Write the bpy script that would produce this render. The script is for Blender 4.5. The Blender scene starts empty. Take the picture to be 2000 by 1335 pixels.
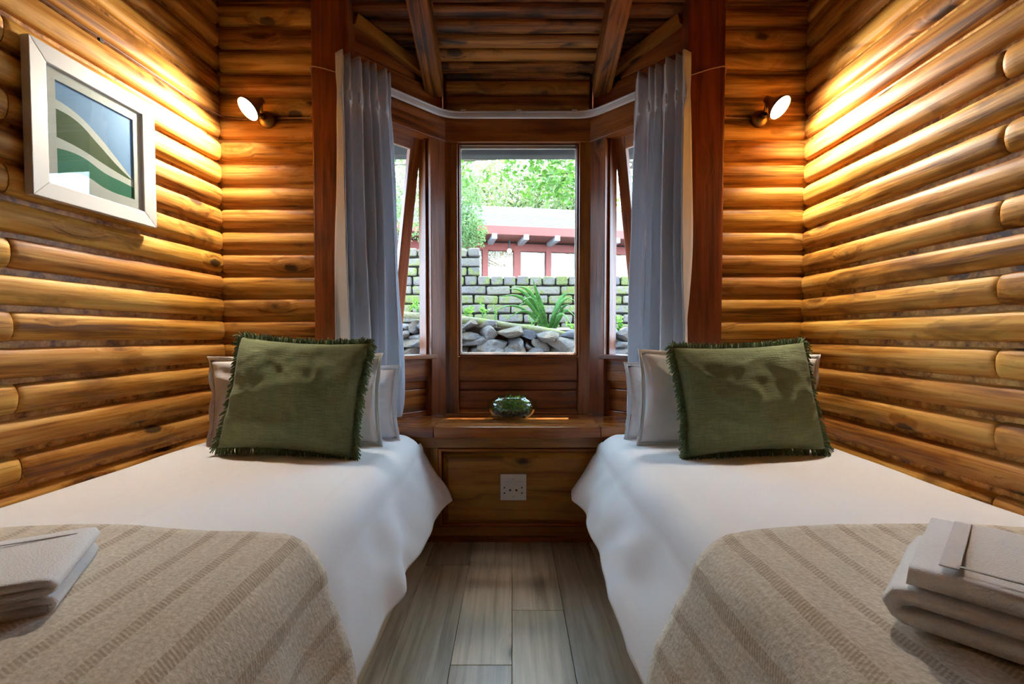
import bpy, bmesh, math, random
from mathutils import Vector, Matrix, noise, Euler
random.seed(7)
SC = bpy.context.scene
COL = SC.collection
# ------------------------------------------------------------------ camera
F = 930.0; TH = math.atan(0.0326); CY = 684.0; ZC = 0.80
cT, sT = math.cos(TH), math.sin(TH)
cam_d = bpy.data.cameras.new('camera'); cam = bpy.data.objects.new('camera', cam_d); COL.objects.link(cam)
cam_d.sensor_width = 36; cam_d.lens = F*36/2000; cam_d.shift_y = (CY-667.5)/2000; cam_d.clip_start = 0.02
cam.location = (0, 0, ZC); cam.rotation_euler = (math.pi/2-TH, 0, 0)
SC.camera = cam
# ------------------------------------------------------------------ world, sun, exposure
wd = bpy.data.worlds.new('world'); SC.world = wd; wd.use_nodes = True
bg = wd.node_tree.nodes['Background']
bg.inputs[0].default_value = (0.54, 0.76, 1.0, 1); bg.inputs[1].default_value = 11.0
sd = bpy.data.lights.new('sun_offscreen', 'SUN'); sd.energy = 16; sd.angle = 0.02; sd.color = (1, 0.94, 0.82)
sun = bpy.data.objects.new('sun_offscreen', sd); COL.objects.link(sun)
sun.rotation_euler = Vector((-0.12, -0.45, -0.89)).to_track_quat('-Z', 'Y').to_euler()
SC.view_settings.view_transform = 'Standard'; SC.view_settings.look = 'None'
SC.view_settings.exposure = 0.82; SC.view_settings.gamma = 1; SC.view_settings.use_curve_mapping = False
LAMP_W = 30.0; SPILL = 60.0

# ------------------------------------------------------------------ pixel -> place
def ray(px, py):
    a = (px-1000)/F; b = (CY-py)/F
    return Vector((a, cT+b*sT, -sT+b*cT))
def PY(px, py, y): r = ray(px, py); return Vector((0, 0, ZC))+r*(y/r.y)
def PZ(px, py, z): r = ray(px, py); return Vector((0, 0, ZC))+r*((z-ZC)/r.z)

# ------------------------------------------------------------------ mesh helpers
class MB:
    def __init__(s): s.v = []; s.f = []; s.uv = None
    def add(s, vs, fs):
        o = len(s.v); s.v += [Vector(p) for p in vs]; s.f += [tuple(i+o for i in f) for f in fs]; return s
    def box(s, a, b):
        x0, y0, z0 = a; x1, y1, z1 = b
        return s.add([(x0,y0,z0),(x1,y0,z0),(x1,y1,z0),(x0,y1,z0),(x0,y0,z1),(x1,y0,z1),(x1,y1,z1),(x0,y1,z1)],
                     [(0,3,2,1),(4,5,6,7),(0,1,5,4),(1,2,6,5),(2,3,7,6),(3,0,4,7)])
    def prism(s, poly, z0, z1):
        n = len(poly)
        return s.add([(x,y,z0) for x,y in poly]+[(x,y,z1) for x,y in poly],
                     [tuple(range(n-1,-1,-1)), tuple(range(n,2*n))]+[(i,(i+1)%n,n+(i+1)%n,n+i) for i in range(n)])
    def grid(s, nu, nv, fn, closed_u=False):
        o = len(s.v)
        for j in range(nv+1):
            for i in range(nu+(0 if closed_u else 1)):
                s.v.append(Vector(fn(i/nu, j/nv)))
        w = nu if closed_u else nu+1
        for j in range(nv):
            for i in range(nu):
                i2 = (i+1) % w
                s.f.append((o+j*w+i, o+j*w+i2, o+(j+1)*w+i2, o+(j+1)*w+i))
        return s
    def lathe(s, prof, n=24, M=None, caps=True):
        o = len(s.v); M = M or Matrix.Identity(4)
        for r, z in prof:
            for i in range(n):
                a = 2*math.pi*i/n; s.v.append(M @ Vector((r*math.cos(a), r*math.sin(a), z)))
        for j in range(len(prof)-1):
            for i in range(n):
                s.f.append((o+j*n+i, o+j*n+(i+1)%n, o+(j+1)*n+(i+1)%n, o+(j+1)*n+i))
        if caps:
            s.f.append(tuple(o+i for i in range(n-1,-1,-1))); k = o+(len(prof)-1)*n
            s.f.append(tuple(k+i for i in range(n)))
        return s
    def tube(s, pts, r, n=8, taper=None):
        pts = [Vector(p) for p in pts]; o = len(s.v); m = len(pts)
        t0 = (pts[1]-pts[0]).normalized(); up = Vector((0,0,1)) if abs(t0.z) < .9 else Vector((1,0,0))
        for k, p in enumerate(pts):
            t = (pts[min(k+1,m-1)]-pts[max(k-1,0)]).normalized()
            a = t.cross(up)
            if a.length < 1e-4: a = t.cross(Vector((0,1,0)))
            a.normalize(); b = a.cross(t); rr = r if taper is None else taper(k/(m-1))
            for i in range(n):
                g = 2*math.pi*i/n; s.v.append(p+(a*math.cos(g)+b*math.sin(g))*rr)
        for k in range(m-1):
            for i in range(n):
                s.f.append((o+k*n+i, o+k*n+(i+1)%n, o+(k+1)*n+(i+1)%n, o+(k+1)*n+i))
        s.f.append(tuple(o+i for i in range(n-1,-1,-1))); k = o+(m-1)*n
        s.f.append(tuple(k+i for i in range(n))); return s

def mesh(mb, smooth=False, bevel=0, bseg=2, auto=None):
    me = bpy.data.meshes.new('m'); me.from_pydata([tuple(v) for v in mb.v], [], mb.f); me.update()
    bm = bmesh.new(); bm.from_mesh(me)
    bmesh.ops.recalc_face_normals(bm, faces=bm.faces)
    if bevel: bmesh.ops.bevel(bm, geom=bm.edges[:], offset=bevel, segments=bseg, affect='EDGES', profile=.6, clamp_overlap=True)
    bm.to_mesh(me); bm.free()
    if smooth: me.polygons.foreach_set('use_smooth', [True]*len(me.polygons))
    if auto: me.set_sharp_from_angle(angle=auto)
    return me
def tag(o, label=None, cat=None, group=None, kind=None):
    if label: o['label'] = label
    if cat: o['category'] = cat
    if group: o['group'] = group
    if kind: o['kind'] = kind
    return o
def obj(name, mb, mat, parent=None, smooth=False, bevel=0, bseg=2, auto=None, M=None):
    me = mb if isinstance(mb, bpy.types.Mesh) else mesh(mb, smooth, bevel, bseg, auto)
    o = bpy.data.objects.new(name, me); COL.objects.link(o)
    if mat and not me.materials: me.materials.append(mat)
    if M is not None: o.matrix_local = M
    if parent: o.parent = parent
    return o
def empty(name, loc=(0,0,0), rz=0):
    o = bpy.data.objects.new(name, None); COL.objects.link(o); o.location = loc; o.rotation_euler = (0,0,rz)
    o.empty_display_size = .05; return o
def thing(name, label, cat, loc=(0,0,0), rz=0, group=None): return tag(empty(name, loc, rz), label, cat, group)
def struct(name, label, cat='wall'): return tag(empty(name), label, cat, kind='structure')
def frame_mat(p, x, y, z):
    M = Matrix((x, y, z)).transposed().to_4x4(); M.translation = p; return M
def plank(name, a, b, w, t, mat, parent, wdir=(0,0,1), bevel=.003):
    """bevelled board: a->b is the long axis (local X), w along wdir, t across"""
    a = Vector(a); b = Vector(b); x = (b-a); L = x.length; x.normalize()
    z = Vector(wdir); z = (z-x*z.dot(x)).normalized(); y = z.cross(x)
    mb = MB().box((-L/2,-t/2,-w/2), (L/2,t/2,w/2))
    return obj(name, mb, mat, parent, bevel=bevel, M=frame_mat((a+b)/2, x, y, z))
def fbm(p, o=3): return noise.fractal(Vector(p), 1.0, 2.0, o)
def world_off(root):   # local offset for things with an Empty at loc (no rotation)
    return Vector(root.location)

# ------------------------------------------------------------------ materials
def srgb(r, g, b):
    f = lambda c: c/12.92 if c <= .04045 else ((c+.055)/1.055)**2.4
    return (f(r/255), f(g/255), f(b/255), 1)
class NT:
    def __init__(s, name):
        s.m = bpy.data.materials.new(name); s.m.use_nodes = True; s.t = s.m.node_tree
        s.b = s.t.nodes['Principled BSDF']; s.out = s.t.nodes['Material Output']
    def n(s, typ, **kw):
        nd = s.t.nodes.new(typ)
        for k, v in kw.items(): setattr(nd, k, v)
        return nd
    def l(s, a, b): s.t.links.new(a, b)
    def set(s, nd, i, v):
        if hasattr(v, 'is_output'): s.l(v, nd.inputs[i])
        else: nd.inputs[i].default_value = v
    def math(s, op, a, b=0.0, clamp=False):
        nd = s.n('ShaderNodeMath', operation=op, use_clamp=clamp); s.set(nd, 0, a); s.set(nd, 1, b); return nd.outputs[0]
    def mix(s, f, a, b, mode='MIX'):
        nd = s.n('ShaderNodeMix', data_type='RGBA', blend_type=mode)
        s.set(nd, 0, f); s.set(nd, 6, a); s.set(nd, 7, b); return nd.outputs[2]
    def ramp(s, f, stops):
        nd = s.n('ShaderNodeValToRGB'); e = nd.color_ramp.elements
        while len(e) < len(stops): e.new(.5)
        for k, (p, c) in enumerate(stops): e[k].position = p; e[k].color = c if len(c) == 4 else (*c, 1)
        s.l(f, nd.inputs[0]); return nd.outputs[0]
    def coord(s, kind='Object', rnd=True):
        v = s.n('ShaderNodeTexCoord').outputs[kind]
        s.rand = s.n('ShaderNodeObjectInfo').outputs['Random']
        if rnd:
            c = s.n('ShaderNodeCombineXYZ')
            for k, q in enumerate((31.7, 17.3, 23.9)): s.l(s.math('MULTIPLY', s.rand, q), c.inputs[k])
            a = s.n('ShaderNodeVectorMath', operation='ADD'); s.l(v, a.inputs[0]); s.l(c.outputs[0], a.inputs[1]); v = a.outputs[0]
        return v
    def scale(s, v, sc):
        nd = s.n('ShaderNodeMapping'); nd.inputs['Scale'].default_value = sc; s.l(v, nd.inputs[0]); return nd.outputs[0]
    def noise(s, v, sc=1.0, det=3, dist=0.0, rough=.5):
        nd = s.n('ShaderNodeTexNoise'); s.l(v, nd.inputs['Vector']); nd.inputs['Scale'].default_value = sc
        nd.inputs['Detail'].default_value = det; nd.inputs['Distortion'].default_value = dist; nd.inputs['Roughness'].default_value = rough
        return nd.outputs[0]
    def bump(s, h, st=.3, d=.01):
        nd = s.n('ShaderNodeBump'); nd.inputs['Strength'].default_value = st; nd.inputs['Distance'].default_value = d
        s.l(h, nd.inputs['Height']); s.l(nd.outputs[0], s.b.inputs['Normal'])
    def fin(s, col, rough=.5, spec=.5, coat=0):
        s.set(s.b, 'Base Color', col); s.set(s.b, 'Roughness', rough); s.set(s.b, 'Specular IOR Level', spec)
        if coat: s.b.inputs['Coat Weight'].default_value = coat; s.b.inputs['Coat Roughness'].default_value = .25
        return s.m
def wood(name, dark, mid, light, rough=.38, knots=.45, coat=.15, grain=1.0, streak=.25, bump=.25, kn_dark=(.02,.008,.003,1), kscale=(4.2,8.5,8.5), spec=.4):
    t = NT(name); v = t.coord()
    vk = t.scale(v, kscale)
    vo = t.n('ShaderNodeTexVoronoi'); t.l(vk, vo.inputs['Vector']); vo.inputs['Scale'].default_value = 1
    sep = t.n('ShaderNodeSeparateColor'); t.l(vo.outputs['Color'], sep.inputs[0])
    on = t.math('GREATER_THAN', sep.outputs[0], 1-knots)
    wob = t.noise(t.scale(v, (40,40,40)), 1, 2)
    d = t.math('ADD', vo.outputs['Distance'], t.math('MULTIPLY', t.math('SUBTRACT', wob, .5), .10))
    near = t.math('MULTIPLY', on, t.math('SUBTRACT', 1.0, t.math('MULTIPLY', d, 2.6), clamp=True))
    # the grain swerves round the knots
    c = t.n('ShaderNodeCombineXYZ'); t.l(t.math('MULTIPLY', near, .035), c.inputs[1]); t.l(t.math('MULTIPLY', near, .035), c.inputs[2])
    ad = t.n('ShaderNodeVectorMath', operation='ADD'); t.l(v, ad.inputs[0]); t.l(c.outputs[0], ad.inputs[1]); vg = ad.outputs[0]
    n1 = t.noise(t.scale(vg, (1.6*grain, 26*grain, 26*grain)), 1, 4, .7)
    n2 = t.noise(t.scale(vg, (6*grain, 150*grain, 150*grain)), 1, 3, .2)
    n3 = t.noise(t.scale(v, (3.0, 9, 9)), 1, 3, .4)
    f = t.math('ADD', t.math('ADD', t.math('MULTIPLY', n1, .62), t.math('MULTIPLY', n2, .22)), t.math('MULTIPLY', n3, .16))
    col = t.ramp(f, [(.38, dark), (.48, mid), (.60, light)])
    st = t.math('GREATER_THAN', t.noise(t.scale(vg, (2.2, 70, 70)), 1, 3, .5), .66)
    col = t.mix(t.math('MULTIPLY', st, streak), col, dark)
    blotch = t.ramp(t.noise(t.scale(v, (5, 13, 13)), 1, 4, .8), [(.56, (0,0,0,1)), (.72, (1,1,1,1))])
    bl = t.n('ShaderNodeSeparateColor'); t.l(blotch, bl.inputs[0])
    col = t.mix(t.math('MULTIPLY', bl.outputs[0], .45*streak/.25), col, dark)
    col = t.mix(t.math('MULTIPLY', near, .65), col, dark)
    core = t.math('MULTIPLY', on, t.math('SUBTRACT', 1.0, t.math('MULTIPLY', t.math('SUBTRACT', d, .11, clamp=True), 20.0), clamp=True))
    col = t.mix(t.math('MULTIPLY', core, .85), col, kn_dark)
    hs = t.n('ShaderNodeHueSaturation'); t.l(col, hs.inputs['Color'])
    t.l(t.math('ADD', t.math('MULTIPLY', t.rand, .34), .83), hs.inputs['Value'])
    t.l(t.math('ADD', t.math('MULTIPLY', t.rand, .014), .494), hs.inputs['Hue'])
    t.bump(t.math('ADD', n2, t.math('MULTIPLY', n1, 1.5)), bump, .004)
    return t.fin(hs.outputs[0], t.math('ADD', t.math('MULTIPLY', n1, .2), rough-.1), spec, coat)
M_LOG = wood('log_pine', srgb(110,64,20), srgb(188,126,50), srgb(222,168,88), rough=.52, knots=.5, streak=.45, coat=0, spec=.22)
M_GAP = wood('log_gap', srgb(110,64,20), srgb(188,126,50), srgb(222,168,88), rough=.6, knots=.1)
M_RED = wood('redwood', srgb(84,38,12), srgb(134,68,26), srgb(160,90,38), rough=.34, knots=.22, coat=.25, streak=.3)
M_POST = wood('post_wood', srgb(72,28,10), srgb(112,48,18), srgb(136,64,26), rough=.4, knots=.15, coat=.2, streak=.3)
M_BENCH = wood('bench_pine', srgb(116,66,18), srgb(166,104,36), srgb(186,124,50), rough=.33, knots=.3, coat=.3, grain=.8, streak=.2)
M_SHELF = wood('shelf_pine', srgb(112,54,16), srgb(166,92,32), srgb(190,114,46), rough=.26, knots=.25, coat=.4, grain=.9, streak=.25)
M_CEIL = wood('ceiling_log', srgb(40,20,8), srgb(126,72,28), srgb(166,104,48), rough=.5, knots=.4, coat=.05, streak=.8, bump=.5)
M_POLE = wood('header_pole', srgb(96,54,18), srgb(160,104,44), srgb(190,134,66), rough=.45, knots=.4, coat=.05, streak=.4)
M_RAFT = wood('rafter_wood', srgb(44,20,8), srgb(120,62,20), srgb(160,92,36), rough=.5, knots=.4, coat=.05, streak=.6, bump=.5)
M_TRIMY = wood('pale_trim', srgb(130,70,20), srgb(170,104,38), srgb(186,120,48), rough=.4, knots=.12, streak=.15)
M_FLOOR = wood('floor_oak', srgb(136,124,106), srgb(164,151,132), srgb(182,170,152), rough=.36, knots=.08, coat=.12, grain=1.2, streak=.15, bump=.1, kn_dark=(.08,.06,.04,1))
def plain(name, c, rough=.5, metal=0, spec=.5, noise_amt=0, nscale=60, bump=0, emit=None, es=0, sheen=0):
    t = NT(name); col = c
    if noise_amt or bump:
        v = t.coord(); n = t.noise(v, nscale, 4)
        if noise_amt: col = t.mix(n, tuple(x*(1-noise_amt) for x in c[:3])+(1,), tuple(min(1,x*(1+noise_amt)) for x in c[:3])+(1,))
        if bump: t.bump(n, bump, .004)
    t.fin(col, rough, spec); t.b.inputs['Metallic'].default_value = metal
    if sheen: t.b.inputs['Sheen Weight'].default_value = sheen
    if emit: t.b.inputs['Emission Color'].default_value = emit; t.b.inputs['Emission Strength'].default_value = es
    return t.m
M_WHITE = plain('white_paint', srgb(226,222,214), .4)
M_MATB = plain('mat_board', srgb(222,220,212), .8)
M_TRACK = plain('track_white', srgb(214,206,200), .35)
M_PLATE = plain('outlet_plastic', srgb(226,218,206), .35)
M_HOLE = plain('socket_dark', srgb(30,26,24), .6)
M_BRASS = plain('aged_brass', srgb(150,120,66), .32, metal=1, noise_amt=.25, nscale=40)
M_BRASSD = plain('dark_brass', srgb(90,70,40), .4, metal=1)
M_CABLE = plain('brown_cable', srgb(96,52,24), .45)
M_CABLEW = plain('pale_cable', srgb(170,130,100), .45)
M_BASE = plain('bed_base_fabric', srgb(206,190,160), .85, noise_amt=.08, nscale=200, bump=.1)
M_MATT = plain('mattress_ticking', srgb(220,214,204), .85)
M_SOIL = plain('soil', srgb(70,58,44), .95, noise_amt=.5, nscale=9, bump=.6)
M_MORT = plain('mortar', srgb(58,54,46), .95, noise_amt=.4, nscale=20, bump=.4)
M_DARKB = plain('weathered_beam', srgb(62,58,54), .8, noise_amt=.35, nscale=14, bump=.3)
M_BARK = plain('bark', srgb(92,80,64), .9, noise_amt=.4, nscale=30, bump=.6)
M_HRED = plain('house_red_wood', srgb(122,52,40), .6, noise_amt=.2, nscale=8)
M_HWALL = plain('house_wall', srgb(120,70,60), .7, noise_amt=.2, nscale=8)
M_TAIL = plain('rafter_tail_paint', srgb(140,140,146), .6)
M_BLINDB = plain('bamboo_blind', srgb(168,140,112), .8, noise_amt=.3, nscale=25)
M_BLINDW = plain('white_drape', srgb(214,222,232), .7)
M_BULB = plain('porch_bulb', (1,1,1,1), .3, emit=(1,.95,.85,1), es=14)
def fabric(name, c, weave=900, var=.06, bump=.15, rough=.9, sheen=.15, big=0, slub=None):
    t = NT(name); v = t.coord('Object', False)
    n = t.noise(v, weave, 2); n2 = t.noise(v, 7, 3); h = n
    if slub:
        s1 = t.noise(t.scale(v, slub), 1, 3, .2); s2 = t.noise(t.scale(v, (slub[2], slub[1], slub[0])), 1, 3, .2)
        h = t.math('ADD', t.math('MULTIPLY', s1, .65), t.math('MULTIPLY', s2, .35)); n = h
    f = t.math('ADD', t.math('MULTIPLY', n, .7), t.math('MULTIPLY', n2, .3))
    col = t.ramp(f, [(.3, tuple(x*(1-var) for x in c[:3])), (.7, tuple(min(1, x*(1+var)) for x in c[:3]))])
    t.bump(h, bump, .003); t.fin(col, rough, .2)
    t.b.inputs['Sheen Weight'].default_value = sheen
    return t.m
M_COTTON = fabric('white_cotton', srgb(232,231,233), 500, .03, .04)
M_PILLOW = fabric('pillow_cotton', srgb(234,231,231), 500, .03, .05)
M_CURT = fabric('curtain_linen', srgb(228,229,234), 700, .05, .06)
_t = M_CURT.node_tree; _tl = _t.nodes.new('ShaderNodeBsdfTranslucent'); _tl.inputs[0].default_value = srgb(226,228,234)
_mx = _t.nodes.new('ShaderNodeMixShader'); _mx.inputs[0].default_value = .30
_t.links.new(_t.nodes['Principled BSDF'].outputs[0], _mx.inputs[1]); _t.links.new(_tl.outputs[0], _mx.inputs[2]); _t.links.new(_mx.outputs[0], _t.nodes['Material Output'].inputs[0])
M_GREEN = fabric('green_slub', srgb(124,135,98), 300, .42, .9, slub=(28, 60, 420))
M_FRINGE = fabric('green_fringe', srgb(106,124,86), 200, .35, .3)
def terry(name, c):
    t = NT(name); v = t.coord('Object', False); n = t.noise(v, 420, 3); n2 = t.noise(v, 22, 3)
    t.bump(t.math('ADD', n, t.math('MULTIPLY', n2, .8)), .35, .005)
    t.b.inputs['Sheen Weight'].default_value = .5
    return t.fin(t.ramp(n, [(.3, tuple(x*.92 for x in c[:3])), (.65, c[:3])]), .95, .1)
M_TERRY = terry('white_terry', srgb(240,240,242)); M_TERRYB = fabric('towel_band', srgb(222,222,226), 500, .06, .2)
def blanket_mat():
    t = NT('striped_wool'); uv = t.n('ShaderNodeTexCoord').outputs['UV']
    sp = t.n('ShaderNodeSeparateXYZ'); t.l(uv, sp.inputs[0]); u, v = sp.outputs[0], sp.outputs[1]
    n = t.noise(uv, 160, 4); nb = t.noise(t.scale(uv, (60, 12, 1)), 1, 3)
    ph = t.math('FRACT', t.math('DIVIDE', u, .074))
    band = t.math('MULTIPLY', t.math('LESS_THAN', ph, .24), t.math('ADD', .45, t.math('MULTIPLY', t.noise(uv, 26, 2), .9)))
    tw = t.math('FRACT', t.math('MULTIPLY', t.math('ADD', v, t.math('MULTIPLY', u, .5)), 170))
    tw = t.math('LESS_THAN', tw, .55)
    base = t.ramp(t.math('ADD', t.math('MULTIPLY', n, .7), t.math('MULTIPLY', nb, .3)), [(.3, srgb(186,172,150)[:3]), (.7, srgb(228,218,202)[:3])])
    col = t.mix(t.math('MULTIPLY', band, t.math('ADD', t.math('MULTIPLY', tw, .42), .2)), base, srgb(146,120,86))
    t.bump(t.math('SUBTRACT', n, t.math('MULTIPLY', band, .35)), .5, .004)
    t.b.inputs['Sheen Weight'].default_value = .3
    return t.fin(col, .95, .1)
M_BLANKET = blanket_mat()
def thin_glass(name, tint=(1,1,1,1), refl=.9):
    t = NT(name); tr = t.n('ShaderNodeBsdfTransparent'); tr.inputs[0].default_value = tint
    gl = t.n('ShaderNodeBsdfGlossy'); gl.inputs['Roughness'].default_value = .0; gl.inputs[0].default_value = (refl,refl,refl,1)
    lw_ = t.n('ShaderNodeLayerWeight'); lw_.inputs[0].default_value = .5     # Schlick reflectance, same from both faces
    fr = t.math('ADD', t.math('MULTIPLY', t.math('POWER', lw_.outputs['Facing'], 5.0), .96), .045)
    mx = t.n('ShaderNodeMixShader'); t.l(fr, mx.inputs[0]); t.l(tr.outputs[0], mx.inputs[1]); t.l(gl.outputs[0], mx.inputs[2])
    t.l(mx.outputs[0], t.out.inputs[0]); return t.m
M_GLASS = thin_glass('window_glass', (.97,.99,.98,1)); M_BOWL = thin_glass('bowl_glass', (.90,.96,.94,1), 1.0)
def leafmat(name, a, b, trans=.35):
    t = NT(name); v = t.coord('Object', False); n = t.noise(v, 9, 3)
    nb = t.noise(v, 70, 1)
    col = t.ramp(t.math('ADD', t.math('MULTIPLY', n, .5), t.math('MULTIPLY', nb, .5)), [(.35, a[:3]), (.65, b[:3])])
    t.fin(col, .5, .3)
    tl = t.n('ShaderNodeBsdfTranslucent'); t.l(col, tl.inputs[0])
    mx = t.n('ShaderNodeMixShader'); mx.inputs[0].default_value = trans
    t.l(t.b.outputs[0], mx.inputs[1]); t.l(tl.outputs[0], mx.inputs[2]); t.l(mx.outputs[0], t.out.inputs[0]); return t.m
M_LEAF = leafmat('leaf_green', srgb(48,82,28), srgb(104,142,54), .4)
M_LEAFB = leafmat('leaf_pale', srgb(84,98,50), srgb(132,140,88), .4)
M_LEAFS = leafmat('leaf_shrub', srgb(66,94,48), srgb(120,144,88), .4)
M_STRAP = leafmat('strap_leaf', srgb(40,80,32), srgb(84,132,56), .25)
M_WEED = leafmat('weed_leaf', srgb(66,108,34), srgb(118,160,62), .4)
M_MOSS = leafmat('bowl_moss', srgb(60,96,30), srgb(124,156,56), .3)
def brickmat(name, cols, nscale=14):
    t = NT(name); v = t.coord(); n = t.noise(v, nscale, 4, .5); n2 = t.noise(v, 60, 3)
    a = t.ramp(t.rand, [(0.0, cols[0][:3]), (.5, cols[1][:3]), (1.0, cols[2][:3])])
    f = t.ramp(t.math('ADD', n, t.math('MULTIPLY', t.math('SUBTRACT', t.math('FRACT', t.math('MULTIPLY', t.rand, 7.3)), .5), .22)), [(.44, (0,0,0)), (.6, (1,1,1))])
    sp = t.n('ShaderNodeSeparateColor'); t.l(f, sp.inputs[0])
    col = t.mix(t.math('MULTIPLY', sp.outputs[0], .85), a, cols[3])
    col = t.mix(t.math('MULTIPLY', t.math('GREATER_THAN', n2, .6), .35), col, cols[4])
    t.bump(n2, .7, .01); return t.fin(col, .9, .2)
M_BRICK = brickmat('mossy_brick', [srgb(96,88,86), srgb(112,102,92), srgb(84,78,80), srgb(98,104,50), srgb(56,56,42)])
M_STONE = brickmat('garden_stone', [srgb(74,74,76), srgb(94,88,84), srgb(58,58,64), srgb(88,76,62), srgb(40,38,38)], 9)
M_MLOG = brickmat('mossy_log', [srgb(116,110,86), srgb(106,102,78), srgb(98,98,74), srgb(104,114,54), srgb(74,68,46)], 9)
M_ROOF = brickmat('shingle_roof', [srgb(44,48,58), srgb(54,58,68), srgb(36,40,50), srgb(62,64,70), srgb(26,30,38)], 22)
def art_mat():
    t = NT('landscape_print'); uv = t.n('ShaderNodeTexCoord').outputs['UV']
    sp = t.n('ShaderNodeSeparateXYZ'); t.l(uv, sp.inputs[0]); u, v = sp.outputs[0], sp.outputs[1]
    def band(fn_pts):   # height of a boundary curve as a float of u
        nd = t.n('ShaderNodeFloatCurve'); c = nd.mapping.curves[0]
        for k, (x, y) in enumerate(fn_pts):
            if k < 2: c.points[k].location = (x, y)
            else: c.points.new(x, y)
        nd.mapping.update(); t.l(u, nd.inputs['Value']); return nd.outputs[0]
    white = srgb(222,222,214); col = white
    above = lambda b: t.math('GREATER_THAN', v, b)
    below = lambda b: t.math('LESS_THAN', v, b)
    # pale blue sky above the ridge
    col = t.mix(above(band([(0,.80),(1,.02+.22),(.25,.75),(.5,.62),(.75,.44)])), col, srgb(126,164,206))
    hill = t.math('MULTIPLY', below(band([(0,.70),(1,.23),(.25,.665),(.5,.52),(.75,.36)])), above(band([(0,.40),(1,.23),(.3,.37),(.6,.30),(.85,.25)])))
    col = t.mix(hill, col, srgb(70,92,44))
    sea = t.math('MULTIPLY', below(band([(0,.28),(1,.15),(.3,.29),(.6,.20),(.85,.17)])), above(band([(0,.0),(1,-.0),(.3,.09),(.6,.02),(.85,.0)])))
    sea = t.math('MULTIPLY', sea, 1.0)
    col = t.mix(sea, col, srgb(52,128,98))
    return t.fin(col, .7, .3)
M_ART = art_mat()

# ------------------------------------------------------------------ room constants
PITCH = .0833; Z0 = .778
D = 1.82                      # plane of the log end wall
WL = lambda y: -1.106-(D-y)*.066   # left log wall, slightly splayed
XR = 1.112
W = 2.147; BX = .0255         # bay window wall, bay axis
ZS = .449                     # window shelf
def zceil(y): return 1.945+.30*(2.13-y) if y > -.4 else 1.945+.30*2.53-.30*(-.4-y)
YB = -2.0
# ------------------------------------------------------------------ floor
fl = struct('floor', 'grey brown oak plank floor of the log cabin bedroom', 'floor')
obj('subfloor', MB().box((-1.5,YB,-.06), (1.5,W,-.013)), M_GAP, fl)
pw = .150; r = random.Random(3); i = 0; x = -1.5
while x < 1.45:
    xa = x+pw
    cuts = [YB]; y = YB+r.uniform(.3, 1.0)
    while y < D-.12: cuts.append(y); y += 1.05
    k = round((x+1.5)/pw)
    if k == 9: cuts = [YB, -.9, .35, 1.13]
    if k == 10: cuts = [YB, -.7, 1.36]
    cuts.append(D+.06)
    for a, b in zip(cuts, cuts[1:]):
        plank('plank', (x+pw/2, a+.0006, -.007), (x+pw/2, b-.0006, -.007), pw-.0012, .014, M_FLOOR, fl, (1,0,0), .0012)
    x += pw
# ------------------------------------------------------------------ log walls
def log_piece(parent, p0, p1, n, zc, h=.071, b=.025, mat=M_LOG, up=Vector((0,0,1)), seed=0, rough_end=True):
    """half-round log from p0 to p1 (on the backing plane), bulging along n"""
    p0 = Vector(p0); p1 = Vector(p1); n = Vector(n).normalized(); up = up.normalized()
    x = n.cross(up); L = (p1-p0).length; c = (p0+p1)/2
    nl = max(6, int(L/.07)); na = 9; mb = MB(); sd = seed*3.7
    xs = [-L/2, -L/2+.004, -L/2+.012]+[-L/2+.03+(L-.06)*k/nl for k in range(nl+1)]+[L/2-.012, L/2-.004, L/2]
    sc = [.80, .92, .98]+[1]*(nl+1)+[.98, .92, .80]
    rows = []
    for xx, s in zip(xs, sc):
        w = noise.noise(Vector((xx*2.2, sd, 0)))*.0026; g = 1+noise.noise(Vector((xx*1.7, sd, 9)))*.05
        row = []
        for k in range(na+1):
            a = -math.pi/2+math.pi*k/na; q = noise.noise(Vector((xx*9, sd+k*.7, 4)))*.0012
            row.append((xx, -.004+(b*s*math.cos(a)**.8 if abs(math.cos(a)) > 1e-6 else 0)*g+q+.004*(1 if 0 < k < na else 0), h/2*math.sin(a)*(.6+.4*s)*g+w))
        rows.append(row)
    vs = [p for row in rows for p in row]; m = na+1; fs = []
    for j in range(len(rows)-1):
        for k in range(na): fs.append((j*m+k, j*m+k+1, (j+1)*m+k+1, (j+1)*m+k))
    fs.append(tuple(range(m))); e = (len(rows)-1)*m; fs.append(tuple(range(e+m-1, e-1, -1)))
    for j in range(len(rows)-1): fs.append((j*m, (j+1)*m, (j+1)*m+na, j*m+na))
    mb.add(vs, fs)
    o = obj('log', mb, mat, parent, smooth=True, auto=math.radians(50), M=frame_mat(c+up*(zc-0), x, n, up)); return o
ks = range(-6, 16)
wl = struct('wall_left', 'side wall of stacked half round golden pine logs behind the framed print')
dl = Vector((.066,1,0)).normalized(); nl_ = Vector((dl.y,-dl.x,0))
obj('backing_board', MB().prism([(WL(YB),YB),(WL(D+.08),D+.08),(WL(D+.08)-.1,D+.08),(WL(YB)-.1,YB)], 0, 3.0), M_GAP, wl)
wr = struct('wall_right', 'side wall of stacked half round golden pine logs without a picture')
obj('backing_board', MB().box((XR,YB,0), (XR+.1,D+.08,3.0)), M_GAP, wr)
jl = PY(38, 640, 1.0); 
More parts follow.
